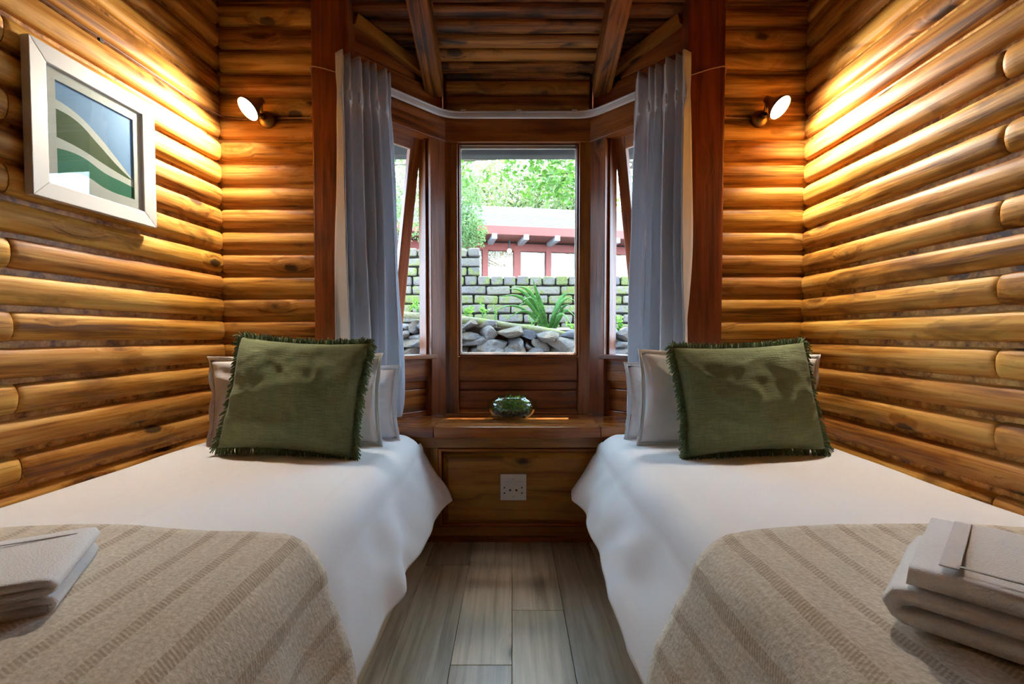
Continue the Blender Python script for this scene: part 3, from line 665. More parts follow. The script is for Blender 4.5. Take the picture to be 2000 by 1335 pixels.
# ------------------------------------------------------------------ beds
ZB = .425
def bed(sg):
    side = 'below the framed print' if sg < 0 else 'beside the bare log wall'
    xw = (lambda y: WL(y)+.034) if sg < 0 else (lambda y: XR-.034)
    xe = -.340 if sg < 0 else .325
    x0 = -1.06 if sg < 0 else 1.06
    rt = thing('bed', 'single bed with cream base %s' % side, 'bed', ((x0+xe)/2,.6,0))
    o = Vector(rt.location)
    def rbox(nm, xa, xb, ya, yb, za, zb, rad, mat):
        a = Vector((min(xa,xb),ya,za))-o; b = Vector((max(xa,xb),yb,zb))-o
        poly = []
        for cx_, cy_, a0 in ((b.x-rad,b.y-rad,0),(a.x+rad,b.y-rad,90),(a.x+rad,a.y+rad,180),(b.x-rad,a.y+rad,270)):
            for k in range(6): g = math.radians(a0+18*k); poly.append((cx_+rad*math.cos(g), cy_+rad*math.sin(g)))
        obj(nm, MB().prism(poly, a.z, b.z), mat, rt, bevel=.012, auto=math.radians(40), smooth=True)
    rbox('bed_base', x0, xe-sg*-.012 if False else xe+sg*.0, -.5, 1.50, .012, .215, .05, M_BASE)
    rbox('mattress', x0-sg*.022, xe+sg*.055, -.5, 1.755, .212, .411, .05, M_MATT)
    for fx in (xe+sg*.10, x0-sg*.10):
        for fy in (-.4, 1.40): obj('foot', MB().lathe([(.02,0),(.022,.004),(.024,.03)], 14, Matrix.Translation(Vector((fx,fy,0))-o)), M_HOLE, rt)
    # duvet: one cloth over the top and down the aisle side
    hemz0, hemz1 = (.170,.175) if sg < 0 else (.175,.215)
    tipx = .262 if sg < 0 else .236
    S = [0, .70]; ye = 1.788; ys = -.5
    seed = 3 if sg < 0 else 8
    def fn(u, v):
        y = ys+(ye-ys)*v
        xi = xw(y); top = abs(xe-xi); dropz = ZB-(hemz0+(hemz1-hemz0)*max(0,(y-.8)/.98)); R = .075
        tot = top+dropz; s = u*tot
        near_end = max(0, (y-1.45)/.34)
        if s < top-R:
            f = s/top; x = xi-sg*s; z = ZB+.010*math.sin(math.pi*f)-.010*(1-min(1,s/.04))
            nx, nz = 0, 1
        else:
            q = s-(top-R); arc = R*math.pi/2*.92
            if q < arc:
                g = q/R; x = xe+sg*R-sg*R*math.sin(g); z = ZB-R+R*math.cos(g)+.004; nx, nz = -sg*math.sin(g), math.cos(g)
            else:
                h = (q-arc)/max(1e-6, tot-(top-R)-arc); dz = (ZB-R*.9)-(ZB-dropz)
                xt = xe+sg*R-sg*R*.99
                flare = (abs(xe)-(.284 if sg < 0 else .238)-.0)*(h**.85)
                if y > 1.0: flare += ((.286-tipx) if sg < 0 else 0)*h*min(1,(y-1.0)/.7)
                x = xt-sg*flare; z = ZB-R*.9-dz*h; nx, nz = -sg, .15
        P = Vector((x, y, z))
        side_f = max(0, (s-top+.10)/.25); side_f = min(1, side_f)
        wr = noise.noise(Vector((s*5+y*2.5, y*4.2-s*2, seed)))*.016+noise.noise(Vector((s*9-y*6, y*5, seed+2)))*.009
        dia = math.sin((y*1.0+s*.55)*26+3*noise.noise(Vector((y*2, s*3, seed+7))))*.009*(.4+noise.noise(Vector((y*3, 0, seed)))*.8)
        wr += .011*side_f*((1-abs(noise.noise(Vector((y*3.1+s*2.2, s*1.6, seed+31)))))**5-.3)
        topw = noise.noise(Vector((s*3.0, y*2.2, seed+11)))*.006+noise.noise(Vector((s*14+y*5, y*2.2, seed+13)))*.0016
        am = topw*(1-side_f)+(wr+dia)*side_f
        hang = max(0, min(1, (s-top-.02)/.2))
        am += hang*near_end*.012*math.sin(s*14)
        P += Vector((nx,0,nz))*am
        # far end: the cloth rolls over the mattress end and its corner kicks out
        if y > ye-.05 and s < top: P.z -= ((y-(ye-.05))/.05)**2*.022
        if s > top: P.x -= sg*(.014 if sg < 0 else .004)*hang*max(0, (y-1.66)/.12)**2; P.z -= .006*hang*max(0,(y-1.6)/.18)
        crease = 0
        for cs in ((.26,.5),(.47,.55)):
            crease += math.exp(-((s/top-cs[0]-.05*math.sin(y*2))/.006)**2) if s < top else 0
        P.z += crease*.0016
        return P
    mb = MB().grid(110, 120, fn)
    c = Vector((xe,.6,ZB)); mb.v = [v-c for v in mb.v]
    du = obj('duvet', mb, M_COTTON, None, smooth=True, M=Matrix.Translation(c))
    tag(du, 'white cotton duvet hanging over the aisle edge of the bed %s' % side, 'duvet')
    md = du.modifiers.new('thick', 'SOLIDIFY'); md.thickness = .010; md.offset = -1 if sg > 0 else 1
    md.offset = 0
    # throw blanket lying on the near half
    y1 = .845; y0 = -.45
    def fb(u, v):
        top = abs(xe-xw(.6)); tot = top+.245; s0 = .06; s = s0+u*(tot-s0)
        yf = y1-.012*math.sin(s*7+seed)-.010*noise.noise(Vector((s*6,0,seed)))
        if s > top: yf -= .018+.035*min(1,(s-top)/.25)
        elif s > top-.16: yf -= .018*((s-top+.16)/.16)**2
        y = y0+(yf-y0)*v
        full = ZB-(hemz0); xi = xw(y); tp = abs(xe-xi)
        uu = max(0, min(1, (s-(top-tp))/(tp+full)))
        P = fn(uu, (y-ys)/(ye-ys)); P2 = fn(min(1,uu+.004), (y-ys)/(ye-ys)); t = (P2-P)
        nrm = Vector((-t.z*(-1 if sg < 0 else 1)*-1, 0, abs(t.x))) if t.length > 1e-6 else Vector((0,0,1))
        nrm = Vector((-sg*abs(t.z), 0, abs(t.x))); nrm = nrm.normalized() if nrm.length > 1e-7 else Vector((0,0,1))
        edge = max(0, 1-(1-v)/.03)
        return P+nrm*(.0150+.003*noise.noise(Vector((s*4,y*4,seed)))+.003*edge)
    nu, nv = 90, 70; mb = MB().grid(nu, nv, fb); mb.v = [v-c for v in mb.v]
    me = mesh(mb, True); uvl = me.uv_layers.new(); T = abs(xe-xw(.6))+.245
    for li, lp in enumerate(me.loops):
        i_, j_ = lp.vertex_index % (nu+1), lp.vertex_index//(nu+1); uvl.data[li].uv = (i_/nu*T, j_/nv*(y1-y0))
    bl = obj('throw_blanket', me, M_BLANKET, None, M=Matrix.Translation(c))
    tag(bl, 'beige wool throw blanket with brown stripes on the bed %s' % side, 'blanket')
    md = bl.modifiers.new('thick', 'SOLIDIFY'); md.thickness = .007; md.offset = 0
    return fn
fnL = bed(-1); fnR = bed(1)
# ------------------------------------------------------------------ pillows and cushions
def cushion_mesh(w, h, t, seed, n=34, pinch=.07, wr=.004):
    mb = MB()
    def half(sgn):
        def fn(u, v):
            a, b = u*2-1, v*2-1
            x = w/2*a*(1-pinch*(1-b*b)); z = h/2*b*(1-pinch*(1-a*a))
            e = (max(0, (1-a*a))**.5*max(0, (1-b*b))**.5)**.8
            k = (noise.noise(Vector((a*2.4,b*2.4,seed+sgn)))*wr*1.6+noise.noise(Vector((a*6,b*5,seed+3)))*wr*.7)*min(1,e*1.4)
            k += wr*1.1*((1-abs(noise.noise(Vector((a*1.7+b*.6,b*1.9,seed+21)))))**6-.25)*min(1,e*1.5)
            cr = wr*1.2*math.sin(math.atan2(b,a)*9+seed)*max(0,(a*a*b*b)-.15)*e
            return (x, sgn*(t/2*e+k+cr), z)
        return fn
    mb.grid(n, n, half(-1)); mb.grid(n, n, half(1)); return mb
def weld(me):
    bm = bmesh.new(); bm.from_mesh(me); bmesh.ops.remove_doubles(bm, verts=bm.verts, dist=.0008)
    bmesh.ops.recalc_face_normals(bm, faces=bm.faces); bm.to_mesh(me); bm.free()
    me.polygons.foreach_set('use_smooth', [True]*len(me.polygons)); return me
def lean_mat(base, yaw, lean, roll, h):
    return Matrix.Translation(base) @ Matrix.Rotation(yaw,4,'Z') @ Matrix.Rotation(-lean,4,'X') @ Matrix.Rotation(roll,4,'Y') @ Matrix.Translation((0,0,h/2))
def pillow(label, base, w, h, t, yaw, lean, roll, seed):
    rt = thing('pillow', label, 'pillow', base)
    M = lean_mat(Vector(), yaw, lean, roll, h)
    o = obj('pillowcase', weld(mesh(cushion_mesh(w,h,t*1.25,seed,36,.06,.009))), M_PILLOW, rt, M=M)
    # flat flange around the case
    fm = MB()
    def fl_(u, v):
        a = u*4; k = int(a) % 4; f = a-int(a); cs = [(-1,-1),(1,-1),(1,1),(-1,1)]; p, q = cs[k], cs[(k+1)%4]
        x = p[0]+(q[0]-p[0])*f; z = p[1]+(q[1]-p[1])*f; ins = .05
        px_ = w/2*x*(1-ins*(1-z*z)); pz_ = h/2*z*(1-ins*(1-x*x))
        ex = (x, z); sc = .013*v
        return (px_+ex[0]*sc, noise.noise(Vector((x*3,z*3,seed)))*.018*v, pz_+ex[1]*sc)
    fm.grid(96, 2, fl_, closed_u=True)
    fo = obj('flange', fm, M_PILLOW, rt, smooth=True, M=M); md = fo.modifiers.new('t','SOLIDIFY'); md.thickness = .003; md.offset = 0
    return rt
def pil(label, bl, br, y, h, t, lean, roll, seed, yaw=0):
    pillow(label, Vector(((bl+br)/2, y, ZB+.012)), br-bl, h, t, yaw, lean, roll, seed)
pil('front white pillow behind the green cushion under the framed print', -1.01,-.440, 1.572, .285,.075, .09, -.02, 1, -.02)
pil('rear white pillow against the bench beneath the pleated curtain, framed print side', -.98,-.405, 1.664, .245,.045, .0, 0.0, 2)
pil('front white pillow behind the green cushion by the bare log wall', .425,1.02, 1.572, .295,.075, .09, .03, 5, .02)
pil('rear white pillow against the bench beneath the pleated curtain, bare log wall side', .404,.97, 1.664, .255,.045, .0, 0.0, 6)
def cushion(label, base, w, h, t, yaw, lean, roll, seed):
    rt = thing('cushion', label, 'cushion', base)
    M = lean_mat(Vector(), yaw, lean, roll, h)
    obj('cover', weld(mesh(cushion_mesh(w,h,t,seed,44,.075,.006))), M_GREEN, rt, M=M)
    fm = MB(); rr = random.Random(seed); N = 440
    cs = [(-1,-1),(1,-1),(1,1),(-1,1)]
    for k in range(N):
        a = 4*k/N; s = int(a) % 4; f = a-int(a); p, q = cs[s], cs[(s+1)%4]
        x = p[0]+(q[0]-p[0])*f; z = p[1]+(q[1]-p[1])*f; pc = .075
        b0 = Vector((w/2*x*(1-pc*(1-z*z)), 0, h/2*z*(1-pc*(1-x*x))))
        od = Vector((0,0,-1)) if s == 0 else Vector((1,0,0)) if s == 1 else Vector((0,0,1)) if s == 2 else Vector((-1,0,0))
        cf = max(0, abs(x*z)-.75)*4
        od = (od+Vector((x,0,z))*cf*.7).normalized()
        tg = Vector((od.z,0,-od.x)); ln = rr.uniform(.013,.021)
        if s == 0: ln *= .55
        for m in range(2):
            sl = rr.uniform(-.35,.35); dy = rr.uniform(-.010,.010)+(m-.5)*.006
            g = Vector((0,0,-.010)) if s != 2 else Vector((0,0,-.002))
            mid = b0+od*ln*.5+tg*sl*.006+Vector((0,dy*.7,0)); end = b0+od*ln+tg*sl*.014+Vector((0,dy*1.4,0))+M.to_3x3().inverted() @ g
            fm.tube([b0-od*.004, mid, end], .0016, 4, lambda q_: .0028-.0010*q_)
    o = obj('fringe', fm, M_FRINGE, rt, M=M); o['kind'] = 'stuff'
    return rt
b1 = PZ(548, 893, ZB+.012); b2 = PZ(1472, 886, ZB+.012)
cushion('olive green fringed cushion on the bed under the framed print', Vector((b1.x+.008,b1.y+.008,ZB+.021)), .430, .352, .145, -.09, .27, .05, 4)
cushion('olive green fringed cushion on the bed by the bare log wall', Vector((b2.x-.008,b2.y-.034,ZB+.020)), .435, .338, .145, .07, .27, -.035, 9)
# ------------------------------------------------------------------ folded towels
def towel_mesh(prof_layers, wid, depth, th, seed, rad):
    """serpentine section (x,z) swept along y"""
    cl_ = []; n = prof_layers; lz = th*1.12
    for k in range(n):
        z = k*lz+th/2; xs_ = [i/10 for i in range(11)]
        ins = .006*(k % 2)
        seq = [(-wid/2+ins+(wid-2*ins)*q, z) for q in xs_]
        if k % 2: seq.reverse()
        cl_ += seq
        if k < n-1:
            ex = seq[-1][0]; s = 1 if k % 2 == 0 else -1
            for g in (-.25, 0, .25): cl_.append((ex+s*(lz*.5)*math.cos(g*math.pi*1.2), z+lz/2+lz*.5*math.sin(g*math.pi*1.2)*.9))
    pts = [Vector((x,0,z)) for x, z in cl_]; m = len(pts); ny = 22; mb = MB()
    sect = []
    for k in range(m):
        t = (pts[min(k+1,m-1)]-pts[max(k-1,0)]).normalized(); nn = Vector((-t.z,0,t.x)); sect.append((pts[k], nn))
    ring = [p+nn*th/2 for p, nn in sect]+[p-nn*th/2 for p, nn in reversed(sect)]
    R = len(ring)
    for j in range(ny+1):
        v = j/ny; y = (v-.5)*depth
        e = 1-max(0, abs(v-.5)*2-.92)/.08*.22
        for i, p in enumerate(ring):
            c = sect[i][0] if i < m else sect[2*m-1-i][0]
            q = c+(p-c)*e
            w1_ = noise.noise(Vector((q.x*7,y*7,seed)))*.004+noise.noise(Vector((q.x*18,y*18,q.z*60+seed)))*.0016
            mb.v.append(Vector((q.x+noise.noise(Vector((y*6,q.z*40,seed+4)))*.004, y+noise.noise(Vector((q.x*5,q.z*70,seed+2)))*.006, max(.0008, q.z+w1_*(.3+q.z*18)))))
    for j in range(ny):
        for i in range(R): mb.f.append((j*R+i, j*R+(i+1)%R, (j+1)*R+(i+1)%R, (j+1)*R+i))
    mb.f.append(tuple(range(R))); mb.f.append(tuple(ny*R+i for i in range(R-1,-1,-1)))
    return mb
def towel(label, loc, rz, layers, wid, depth, th, seed, band):
    rt = thing('folded_towel', label, 'towel', loc, rz)
    obj('terry_cloth', towel_mesh(layers, wid, depth, th, seed, th), M_TERRY, rt, smooth=True)
    top = layers*th*1.12
    for (xa, ya, xb, yb, w) in band:
        plank('woven_band', (xa,ya,top+.0005), (xb,yb,top+.0005), w, .0018, M_TERRYB, rt, Vector((yb-ya,xa-xb,0)), .0007)
    return rt
ZTW = ZB+.0285
tL = PZ(175, 1100, ZTW); tR = PZ(1745, 1150, ZTW)
towel('thin folded white towel on the striped throw under the framed print', (-.752,.590,ZTW), math.radians(27), 4, .30,.175, .0105, 2, [(-.14,.045,.14,.062,.003)])
towel('thick folded white bath towel on the striped throw by the bare log wall', (.664,.505,ZTW), math.radians(133), 3, .34,.22, .0235, 6, [(.135,-.095,.135,.095,.018), (.13,.085,-.15,.085,.005)])
# ------------------------------------------------------------------ glass bowl with greenery on the bench
pb = PZ(1000, 822, ZS)
bw_ = thing('glass_bowl', 'squat round clear glass bowl on the window bench', 'bowl', (pb.x,pb.y+.065,ZS))
BS = 1.12
out = [(.0005,.0),(.040,.0005),(.062,.007),(.082,.020),(.094,.036),(.097,.048),(.092,.062),(.080,.073),(.066,.080),(.062,.083)]
out = [(a_*BS, b_*BS) for a_, b_ in out]
inn = [(r-.003, max(z, .004)) for r, z in out[::-1]]; inn[-1] = (.0005,.004)
obj('bowl_shell', MB().lathe(out+[(.0605*BS,.0845*BS)]+inn, 40, caps=False), M_BOWL, bw_, smooth=True)
def leaf(mb, p, d, ln, w, rr, fold=.3):
    d = d.normalized(); s = d.cross(Vector((rr.uniform(-1,1),rr.uniform(-1,1),rr.uniform(-1,1))))
    if s.length < 1e-3: s = Vector((1,0,0))
    s.normalize(); nn = d.cross(s)
    mb.add([p, p+d*ln*.5+s*w+nn*w*fold, p+d*ln, p+d*ln*.5-s*w+nn*w*fold], [(0,1,2),(0,2,3)])
rr = random.Random(5); mo = MB()
for k in range(900):
    a = rr.uniform(0,6.283); q = math.sqrt(rr.random())*.078; h = rr.uniform(.034,.070)+.014*(1-q/.08)
    if h > .066: q *= .7
    leaf(mo, Vector((q*math.cos(a),q*math.sin(a),h)), Vector((rr.gauss(0,1),rr.gauss(0,1),rr.gauss(.4,.6))), rr.uniform(.008,.018), rr.uniform(.002,.004), rr)
for k in range(60):
    a = rr.uniform(0,6.283); q = rr.uniform(0,.05)
    leaf(mo, Vector((q*math.cos(a),q*math.sin(a),rr.uniform(.072,.086))), Vector((rr.gauss(0,1),rr.gauss(0,1),rr.gauss(.9,.4))), rr.uniform(.012,.024), rr.uniform(.002,.004), rr)
gr = tag(obj('green_cuttings', mo, M_MOSS, None, M=Matrix.Translation((pb.x,pb.y+.065,ZS))), 'bright green moss and cuttings filling the glass bowl', 'plant cuttings', kind='stuff')
pbm = MB(); 
for k in range(160):
    a = rr.uniform(0,6.283); q = math.sqrt(rr.random())*.07; s = rr.uniform(.004,.007); c = Vector((q*math.cos(a),q*math.sin(a),rr.uniform(.010,.034)+.0))
    if q > .055 and c.z < .02: c.z += .012
    pbm.lathe([(s*.2,-s*.7),(s*.9,-s*.3),(s,.1*s),(s*.5,s*.6)], 6, Matrix.Translation(c))
tag(obj('dark_gravel', pbm, M_STONE, None, smooth=True, M=Matrix.Translation((pb.x,pb.y+.065,ZS))), 'dark gravel in the bottom of the glass bowl', 'gravel', kind='stuff')
# ================================================================== OUTDOORS
gd = tag(obj('ground', MB().box((-14,2.30,-.1), (14,30,.02)), M_SOIL), 'bare soil of the garden outside the bay', 'ground', kind='structure')
# eave beam
plk = tag(plank('eave_beam', (-2.2,2.53,zceil(2.53)-.055), (2.2,2.53,zceil(2.53)-.055), .085, .06, M_DARKB, None, (0,0,1), .008), 'dark weathered eave beam outside above the bay windows', 'beam', kind='structure')
# raised bank
tb = MB(); 
def bank(u, v):
    x = -4+8*u; y = 3.22+1.25*v; return (x, y, .835-.05*x*(1-v)*.9+.05*v+.03*fbm((x*2,y*2,1)))
tb.grid(40, 8, bank); tb.grid(40, 2, lambda u, v: (-4+8*u, 3.22-.02*v, max(.02, (.835-.05*(-4+8*u)*.9+.03*fbm(((-4+8*u)*2,3.22*2,1)))*(1-v)+.02*v)))
tag(obj('planting_bank', tb, M_SOIL, None, smooth=True), 'raised earth bank between the stones and the brick wall', 'bank', kind='structure')
# brick garden wall
bwall = struct('garden_wall', 'mossy brick garden wall outside the bay windows', 'garden wall')
YW = 4.45; bl_, bh_, gp = .214, .072, .015; ztop = PY(1000, 541, YW).z; xst = PY(937, 515, YW).x
obj('mortar_core', MB().box((-3.0,YW+.012,.4), (3.0,YW+.2,ztop-.01)), M_MORT, bwall)
obj('mortar_core', MB().box((-3.0,YW+.012,ztop-.02), (xst-.012,YW+.2,ztop+3*(bh_+gp)-.02)), M_MORT, bwall)
cache = {}
def brick(x, y, z, L, H, rr):
    key = (round(L,3), round(H,3), rr.randrange(4))
    if key not in cache:
        mb = MB().box((-L/2,-.05,-H/2), (L/2,.06,H/2)); me = mesh(mb, True, .016, 3); q = random.Random(str(key))
        for v_ in me.vertices: v_.co += Vector((q.uniform(-1,1),q.uniform(-1,1),q.uniform(-1,1)))*.004
        cache[key] = me
    o = obj('brick', cache[key], M_BRICK, bwall, M=Matrix.Translation((x,y+rr.uniform(-.008,.008),z+rr.uniform(-.003,.003))) @ Matrix.Rotation(rr.uniform(-.03,.03),4,'Y'))
rr = random.Random(9); row = 0; z = ztop-bh_/2
while z > .78:
    L = .105 if row == 0 else bl_
    x = -2.3+(0 if row == 0 else (L+gp)*.5*(row % 2))
    while x < 2.3: brick(x, YW, z, L, bh_+(.008 if row == 0 else 0), rr); x += L+gp
    z -= bh_+gp; row += 1
for q in range(3):
    x = xst-bl_/2-(0 if q % 2 else .11); z = ztop+bh_/2+gp*.8+q*(bh_+gp)
    if q % 2 == 0: brick(xst-.0525, YW, z, .105, bh_, rr); x = xst-.105-gp-bl_/2
    while x > -2.3: brick(x, YW, z, bl_, bh_, rr); x -= bl_+gp
# dry stone edging
sw_ = struct('stone_edging', 'rough piled stone edging of the planting bank below the mossy log', 'stone wall')
rr = random.Random(21); nst = 0
def stone(c, s, rr):
    bm = bmesh.new(); bmesh.ops.create_icosphere(bm, subdivisions=3, radius=1)
    sd = rr.uniform(0,100); pl = [Vector((rr.gauss(0,1),rr.gauss(0,1),rr.gauss(0,1))).normalized() for _ in range(9)]; ds = [rr.uniform(.45,.8) for _ in range(9)]
    for v in bm.verts:
        p = v.co.copy()
        for n_, d_ in zip(pl, ds):
            e = p.dot(n_)-d_
            if e > 0: p -= n_*e
        p *= 1+.12*noise.noise(p*2.2+Vector((sd,0,0)))+.05*noise.noise(p*6+Vector((sd,0,0)))
        v.co = Vector((p.x*s[0], p.y*s[1], p.z*s[2]))*1.35
    me = bpy.data.meshes.new('m'); bm.to_mesh(me); bm.free(); me.polygons.foreach_set('use_smooth',[True]*len(me.polygons)); me.set_sharp_from_angle(angle=math.radians(28))
    obj('stone', me, M_STONE, sw_, M=Matrix.Translation(c) @ Matrix.Rotation(rr.uniform(-.35,.35),4,'Y') @ Matrix.Rotation(rr.uniform(-.6,.6),4,'Z'))
for zz, szz in ((.52,.05), (.60,.05), (.675,.045), (.74,.04), (.80,.038), (.855,.03)):
    x = -1.35+rr.uniform(0,.1)
    while x < 1.4:
        w_ = rr.uniform(.045,.11); lim = .845-.045*x
        if zz+szz*.5 < lim+.02: stone(Vector((x+w_,3.17+rr.uniform(-.03,.03)+(.85-zz)*-.12,zz+rr.uniform(-.02,.02))), (w_,rr.uniform(.07,.10),szz*rr.uniform(.8,1.15)), rr)
        x += w_*1.75
# mossy log along the edge
YL = 3.16
pp = [PY(x_, y_, YL) for x_, y_ in ((560,600),(740,612),(830,617),(900,624),(940,629),(1000,636),(1060,646),(1110,655),(1150,660),(1230,664),(1400,672))]
lm = MB().tube(pp, .022, 12, lambda q_: .024+.005*math.sin(q_*23)+.003*math.sin(q_*61)); c = pp[4]; lm.v = [v+Vector((0,0,.006*noise.noise(v*14)))-c for v in lm.v]
tag(obj('mossy_log', lm, M_MLOG, None, smooth=True, M=Matrix.Translation(c)), 'slim moss covered log lying along the top of the stone edging', 'log')
# strap leaved plant
YP = 3.75
pbz = PY(1072, 648, YP); sp_ = thing('strap_leaf_plant', 'strap leaved green plant growing in front of the brick wall', 'plant', pbz)
tips = [((1040,543),.030),((990,562),.016),((1004,557),.017),((975,578),.017),((1005,600),.016),((960,607),.010),((1122,573),.018),((1126,586),.018),((1124,605),.012),((1112,603),.013),((1128,622),.016),((1020,585),.018),((1050,590),.020),((985,625),.012),((1095,600),.014),((1118,635),.014)]
for k, ((tx,ty),w_) in enumerate(tips):
    tp = PY(tx, ty, YP-.05-.22*random.random())-pbz; b0 = Vector((random.uniform(-.03,.03),random.uniform(-.02,.02),-.03)); mb = MB()
    arch = .05 if k in (0,12) else .11
    def ctr(t): return b0.lerp(tp, t)+Vector((0,0,arch*math.sin(math.pi*min(1,t*1.02))*(1.15 if abs(tp.x) > .15 else .4)))
    N = 12; sv = Vector((-tp.z, .25, tp.x)); sv = Vector((tp.z,0,-tp.x)).normalized()*.8+Vector((0,-.5,0)); sv.normalize()
    vs = []; fs = []
    for j in range(N+1):
        t = j/N; ww = w_*(.55+.45*math.sin(math.pi*min(1,t*1.2+.1)))*(1-max(0,(t-.55)/.45)**1.6*.96); p = ctr(t)
        vs += [p-sv*ww, p+Vector((0,.25,-.7))*ww*.5, p+sv*ww]
    for j in range(N): fs += [(j*3,j*3+1,j*3+4,j*3+3),(j*3+1,j*3+2,j*3+5,j*3+4)]
    mb.add(vs, fs); lo = obj('leaf', mb, M_STRAP, sp_, smooth=True); md = lo.modifiers.new('t','SOLIDIFY'); md.thickness = .003
# weeds
def weed(label, px, py, y, hgt, n, spread, seed, lf=.03):
    b = PY(px, py, y); b.z -= .02; rt = thing('weed', label, 'plant', b, group=None); rr = random.Random(seed); mb = MB(); st = MB()
    for k in range(n):
        a = rr.uniform(0,6.28); tip = Vector((spread*math.cos(a)*rr.uniform(.2,1), spread*math.sin(a)*.5, hgt*rr.uniform(.5,1)))
        st.tube([(0,0,0), tip*.5+Vector((0,0,.02)), tip], .0022, 4)
        for q in range(9):
            d_ = Vector((rr.gauss(0,1),rr.gauss(0,1),rr.gauss(.3,.6))); leaf(mb, tip*rr.uniform(.65,1), d_, lf*rr.uniform(.6,1.2), lf*.28, rr)
    obj('stems', st, M_STRAP, rt); obj('leaves', mb, M_WEED, rt)
weed('small bright weed at the pier end of the mossy log', 912, 622, 3.5, .13, 5, .06, 1)
weed('taller bright weed between the pier and the strap leaved plant', 942, 626, 3.6, .20, 4, .05, 2)
weed('thin straggly weed in front of the strap leaved plant', 968, 630, 3.5, .17, 3, .05, 3, .015)
weed('low weed at the foot of the strap leaved plant', 1040, 640, 3.45, .12, 4, .06, 4, .015)
weed('small weed seen through the tilted sash on the framed print side', 818, 610, 3.6, .12, 6, .07, 5)
weed('bushy green weed seen through the window on the bare log wall side', 1203, 672, 3.55, .24, 16, .10, 6, .035)
weed('yellow green weed beside the strap leaved plant', 1120, 652, 3.5, .10, 4, .05, 8)
# neighbouring house
hs_ = thing('neighbour_house', 'low red timber house with pale shingle roof behind the brick wall', 'house', (.3,9.0,0), math.radians(10))
def hp(name, a, b, w, t, mat, wdir=(0,0,1), parent=None): return plank(name, a, b, w, t, mat, parent or hs_, wdir, .006)
ze = 2.60
rf = obj('roof', MB().add([(-6,-.55,ze+.06),(6,-.55,ze+.06),(6,2.9,ze+1.32),(-6,2.9,ze+1.32),(6,5.4,ze+.3),(-6,5.4,ze+.3)], [(0,1,2,3),(3,2,4,5)]), M_ROOF, hs_)
for k in range(13):
    t0_ = k/13; ya = -.58+3.45*t0_; zz = ze+.075+1.26*t0_
    plank('shingle_course', (-6,ya+.15,zz+.06), (6,ya+.15,zz+.06), .31, .02, M_ROOF, rf, (0,3.45,1.20), .004)
hp('fascia', (-6,-.6,ze+.01), (6,-.6,ze+.01), .15, .03, M_HRED)
hp('soffit', (-6,-.28,ze-.06), (6,-.28,ze-.06), .62, .02, M_HWALL, (0,1,0))
for k in range(-8, 9): hp('rafter_tail', (k*.56-.16,-.64,ze-.10), (k*.56-.16,0,ze-.10), .09, .09, M_TAIL if True else M_HRED)
hp('wall_plate', (-6,0,ze-.17), (6,0,ze-.17), .14, .08, M_HRED)
hp('house_wall', (-6,.05,.8), (6,.05,.8), 1.6, .05, M_HWALL)
obj('room_back', MB().box((-6,.9,0), (6,.95,ze-.05)), M_HWALL, hs_)
for k in range(-7, 8):
    xx = k*.60-.21; hp('window_post', (xx,0,.2), (xx,0,ze-.1), .10 if k % 2 else .13, .09, M_HRED, (1,0,0))
    wn_ = obj('window', MB().box((xx+.065,.012,1.55), (xx+.54,.018,ze-.22)), M_GLASS, hs_)
    def cor(x0_, x1_, z0_, z1_, n_, amp):
        return MB().grid(n_*4, 1, lambda u, v: (x0_+(x1_-x0_)*u, .07+amp*math.sin(u*n_*2*math.pi), z0_+(z1_-z0_)*v))
    obj('blind', cor(xx+.06,xx+.545,ze-.52,ze-.22,9,.012), M_BLINDB, hs_); obj('drape', cor(xx+.06,xx+.545,1.5,ze-.50,8,.018), M_BLINDW, hs_)
pl_ = PY(995, 490, 8.55)
ol = thing('porch_light', 'small lit porch bulb under the eave of the neighbouring house', 'lamp', pl_)
obj('bulb', MB().lathe([(.0005,-.04),(.028,-.028),(.04,0),(.028,.028),(.012,.04)], 14), M_BULB, ol, smooth=True)
obj('bulb_holder', MB().lathe([(.014,.038),(.016,.05),(.016,.20),(.012,.21)], 10), M_HOLE, ol)
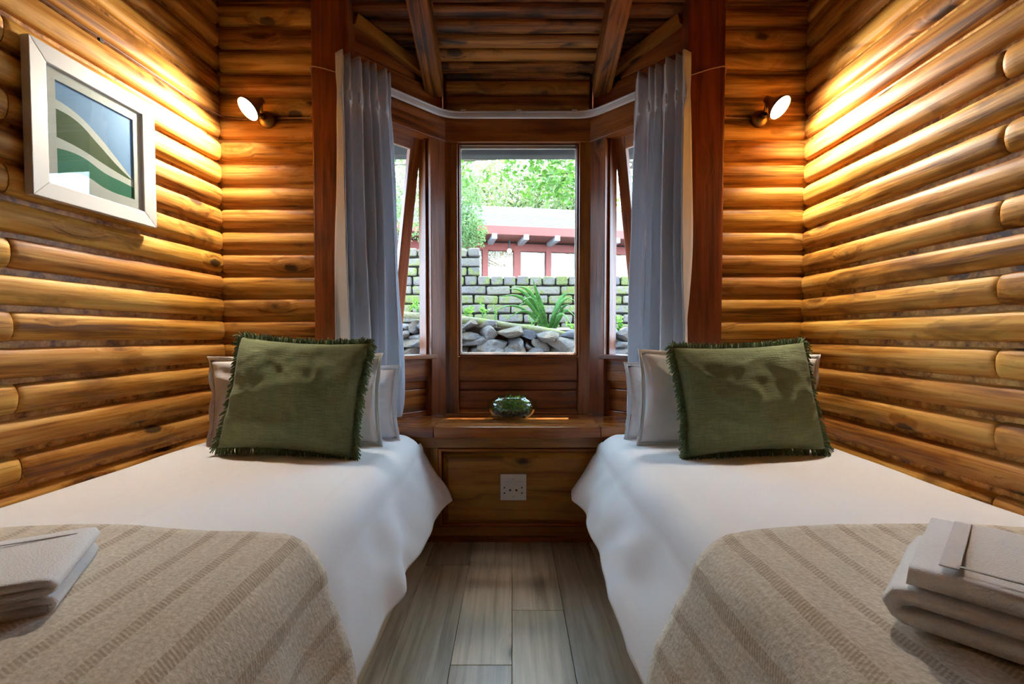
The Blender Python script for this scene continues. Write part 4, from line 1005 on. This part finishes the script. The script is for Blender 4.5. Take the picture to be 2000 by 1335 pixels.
# trees
def tree(label, base, top, blobs, nleaf, ls, mat, seed, branches=6, tr=.06):
    rt = thing('tree', label, 'tree', base); rr = random.Random(seed); o = Vector(base); tk_ = MB()
    top = Vector(top)-o; mid = top*.5+Vector((rr.uniform(-.1,.1),0,0)); tk_.tube([Vector((0,0,-.05)), mid, top], tr, 9, lambda q: tr*(1-.6*q))
    for k in range(branches):
        bc = Vector(blobs[k % len(blobs)][0])-o; st = mid.lerp(top, rr.random()); e = bc+Vector((rr.gauss(0,.3),rr.gauss(0,.2),rr.gauss(0,.25)))*blobs[k % len(blobs)][1][0]
        tk_.tube([st, st.lerp(e,.5)+Vector((rr.gauss(0,.06),rr.gauss(0,.05),rr.gauss(.05,.05))), e], tr*.3, 6, lambda q: tr*.35*(1-.75*q))
    obj('trunk', tk_, M_BARK, rt, smooth=True); lv = MB(); wsum = sum(b[2] for b in blobs)
    for c, rad, wt in blobs:
        c = Vector(c)-o
        for k in range(int(nleaf*wt/wsum)):
            d_ = Vector((rr.gauss(0,1),rr.gauss(0,1),rr.gauss(0,1))).normalized()*rr.random()**.4
            p = c+Vector((d_.x*rad[0],d_.y*rad[1],d_.z*rad[2]))
            if noise.noise(p*2.2+Vector((seed,0,0))) < -.12: continue
            leaf(lv, p, Vector((rr.gauss(0,1),rr.gauss(0,1),rr.gauss(-.4,.7))), ls*rr.uniform(.6,1.25), ls*rr.uniform(.22,.34), rr)
    f = obj('foliage', lv, mat, rt); f['kind'] = 'stuff'; return rt
tree('broad leaved tree arching over the garden in front of the brick wall', (2.3,4.0,.85), (1.6,3.9,2.9),
     [((.36,3.75,2.03),(.42,.3,.20),1.0),((-.32,3.75,2.12),(.34,.3,.18),.7),((.9,3.8,2.0),(.4,.3,.28),1.0),((-1.1,3.8,2.1),(.4,.3,.22),.7),((.1,3.7,2.62),(1.7,.7,.40),5),((-.2,4.0,3.4),(2.2,1.0,.55),8),((1.0,4.0,3.6),(1.4,1.0,.6),5),((-1.5,4.0,3.3),(1.0,.9,.6),4)], 11000, .065, M_LEAF, 31)  # low leaf blobs hang in view; high crown added unseen to block the sun
tree('small leaved shrubby tree at the corner of the brick pier', (-.75,5.6,.0), (-.72,5.6,2.6),
     [((-.58,5.6,2.35),(.25,.3,.42),1),((-.50,5.5,1.98),(.22,.3,.22),.8),((-1.15,5.6,2.4),(.35,.3,.5),1)], 5200, .04, M_LEAFS, 41, 9, .04)
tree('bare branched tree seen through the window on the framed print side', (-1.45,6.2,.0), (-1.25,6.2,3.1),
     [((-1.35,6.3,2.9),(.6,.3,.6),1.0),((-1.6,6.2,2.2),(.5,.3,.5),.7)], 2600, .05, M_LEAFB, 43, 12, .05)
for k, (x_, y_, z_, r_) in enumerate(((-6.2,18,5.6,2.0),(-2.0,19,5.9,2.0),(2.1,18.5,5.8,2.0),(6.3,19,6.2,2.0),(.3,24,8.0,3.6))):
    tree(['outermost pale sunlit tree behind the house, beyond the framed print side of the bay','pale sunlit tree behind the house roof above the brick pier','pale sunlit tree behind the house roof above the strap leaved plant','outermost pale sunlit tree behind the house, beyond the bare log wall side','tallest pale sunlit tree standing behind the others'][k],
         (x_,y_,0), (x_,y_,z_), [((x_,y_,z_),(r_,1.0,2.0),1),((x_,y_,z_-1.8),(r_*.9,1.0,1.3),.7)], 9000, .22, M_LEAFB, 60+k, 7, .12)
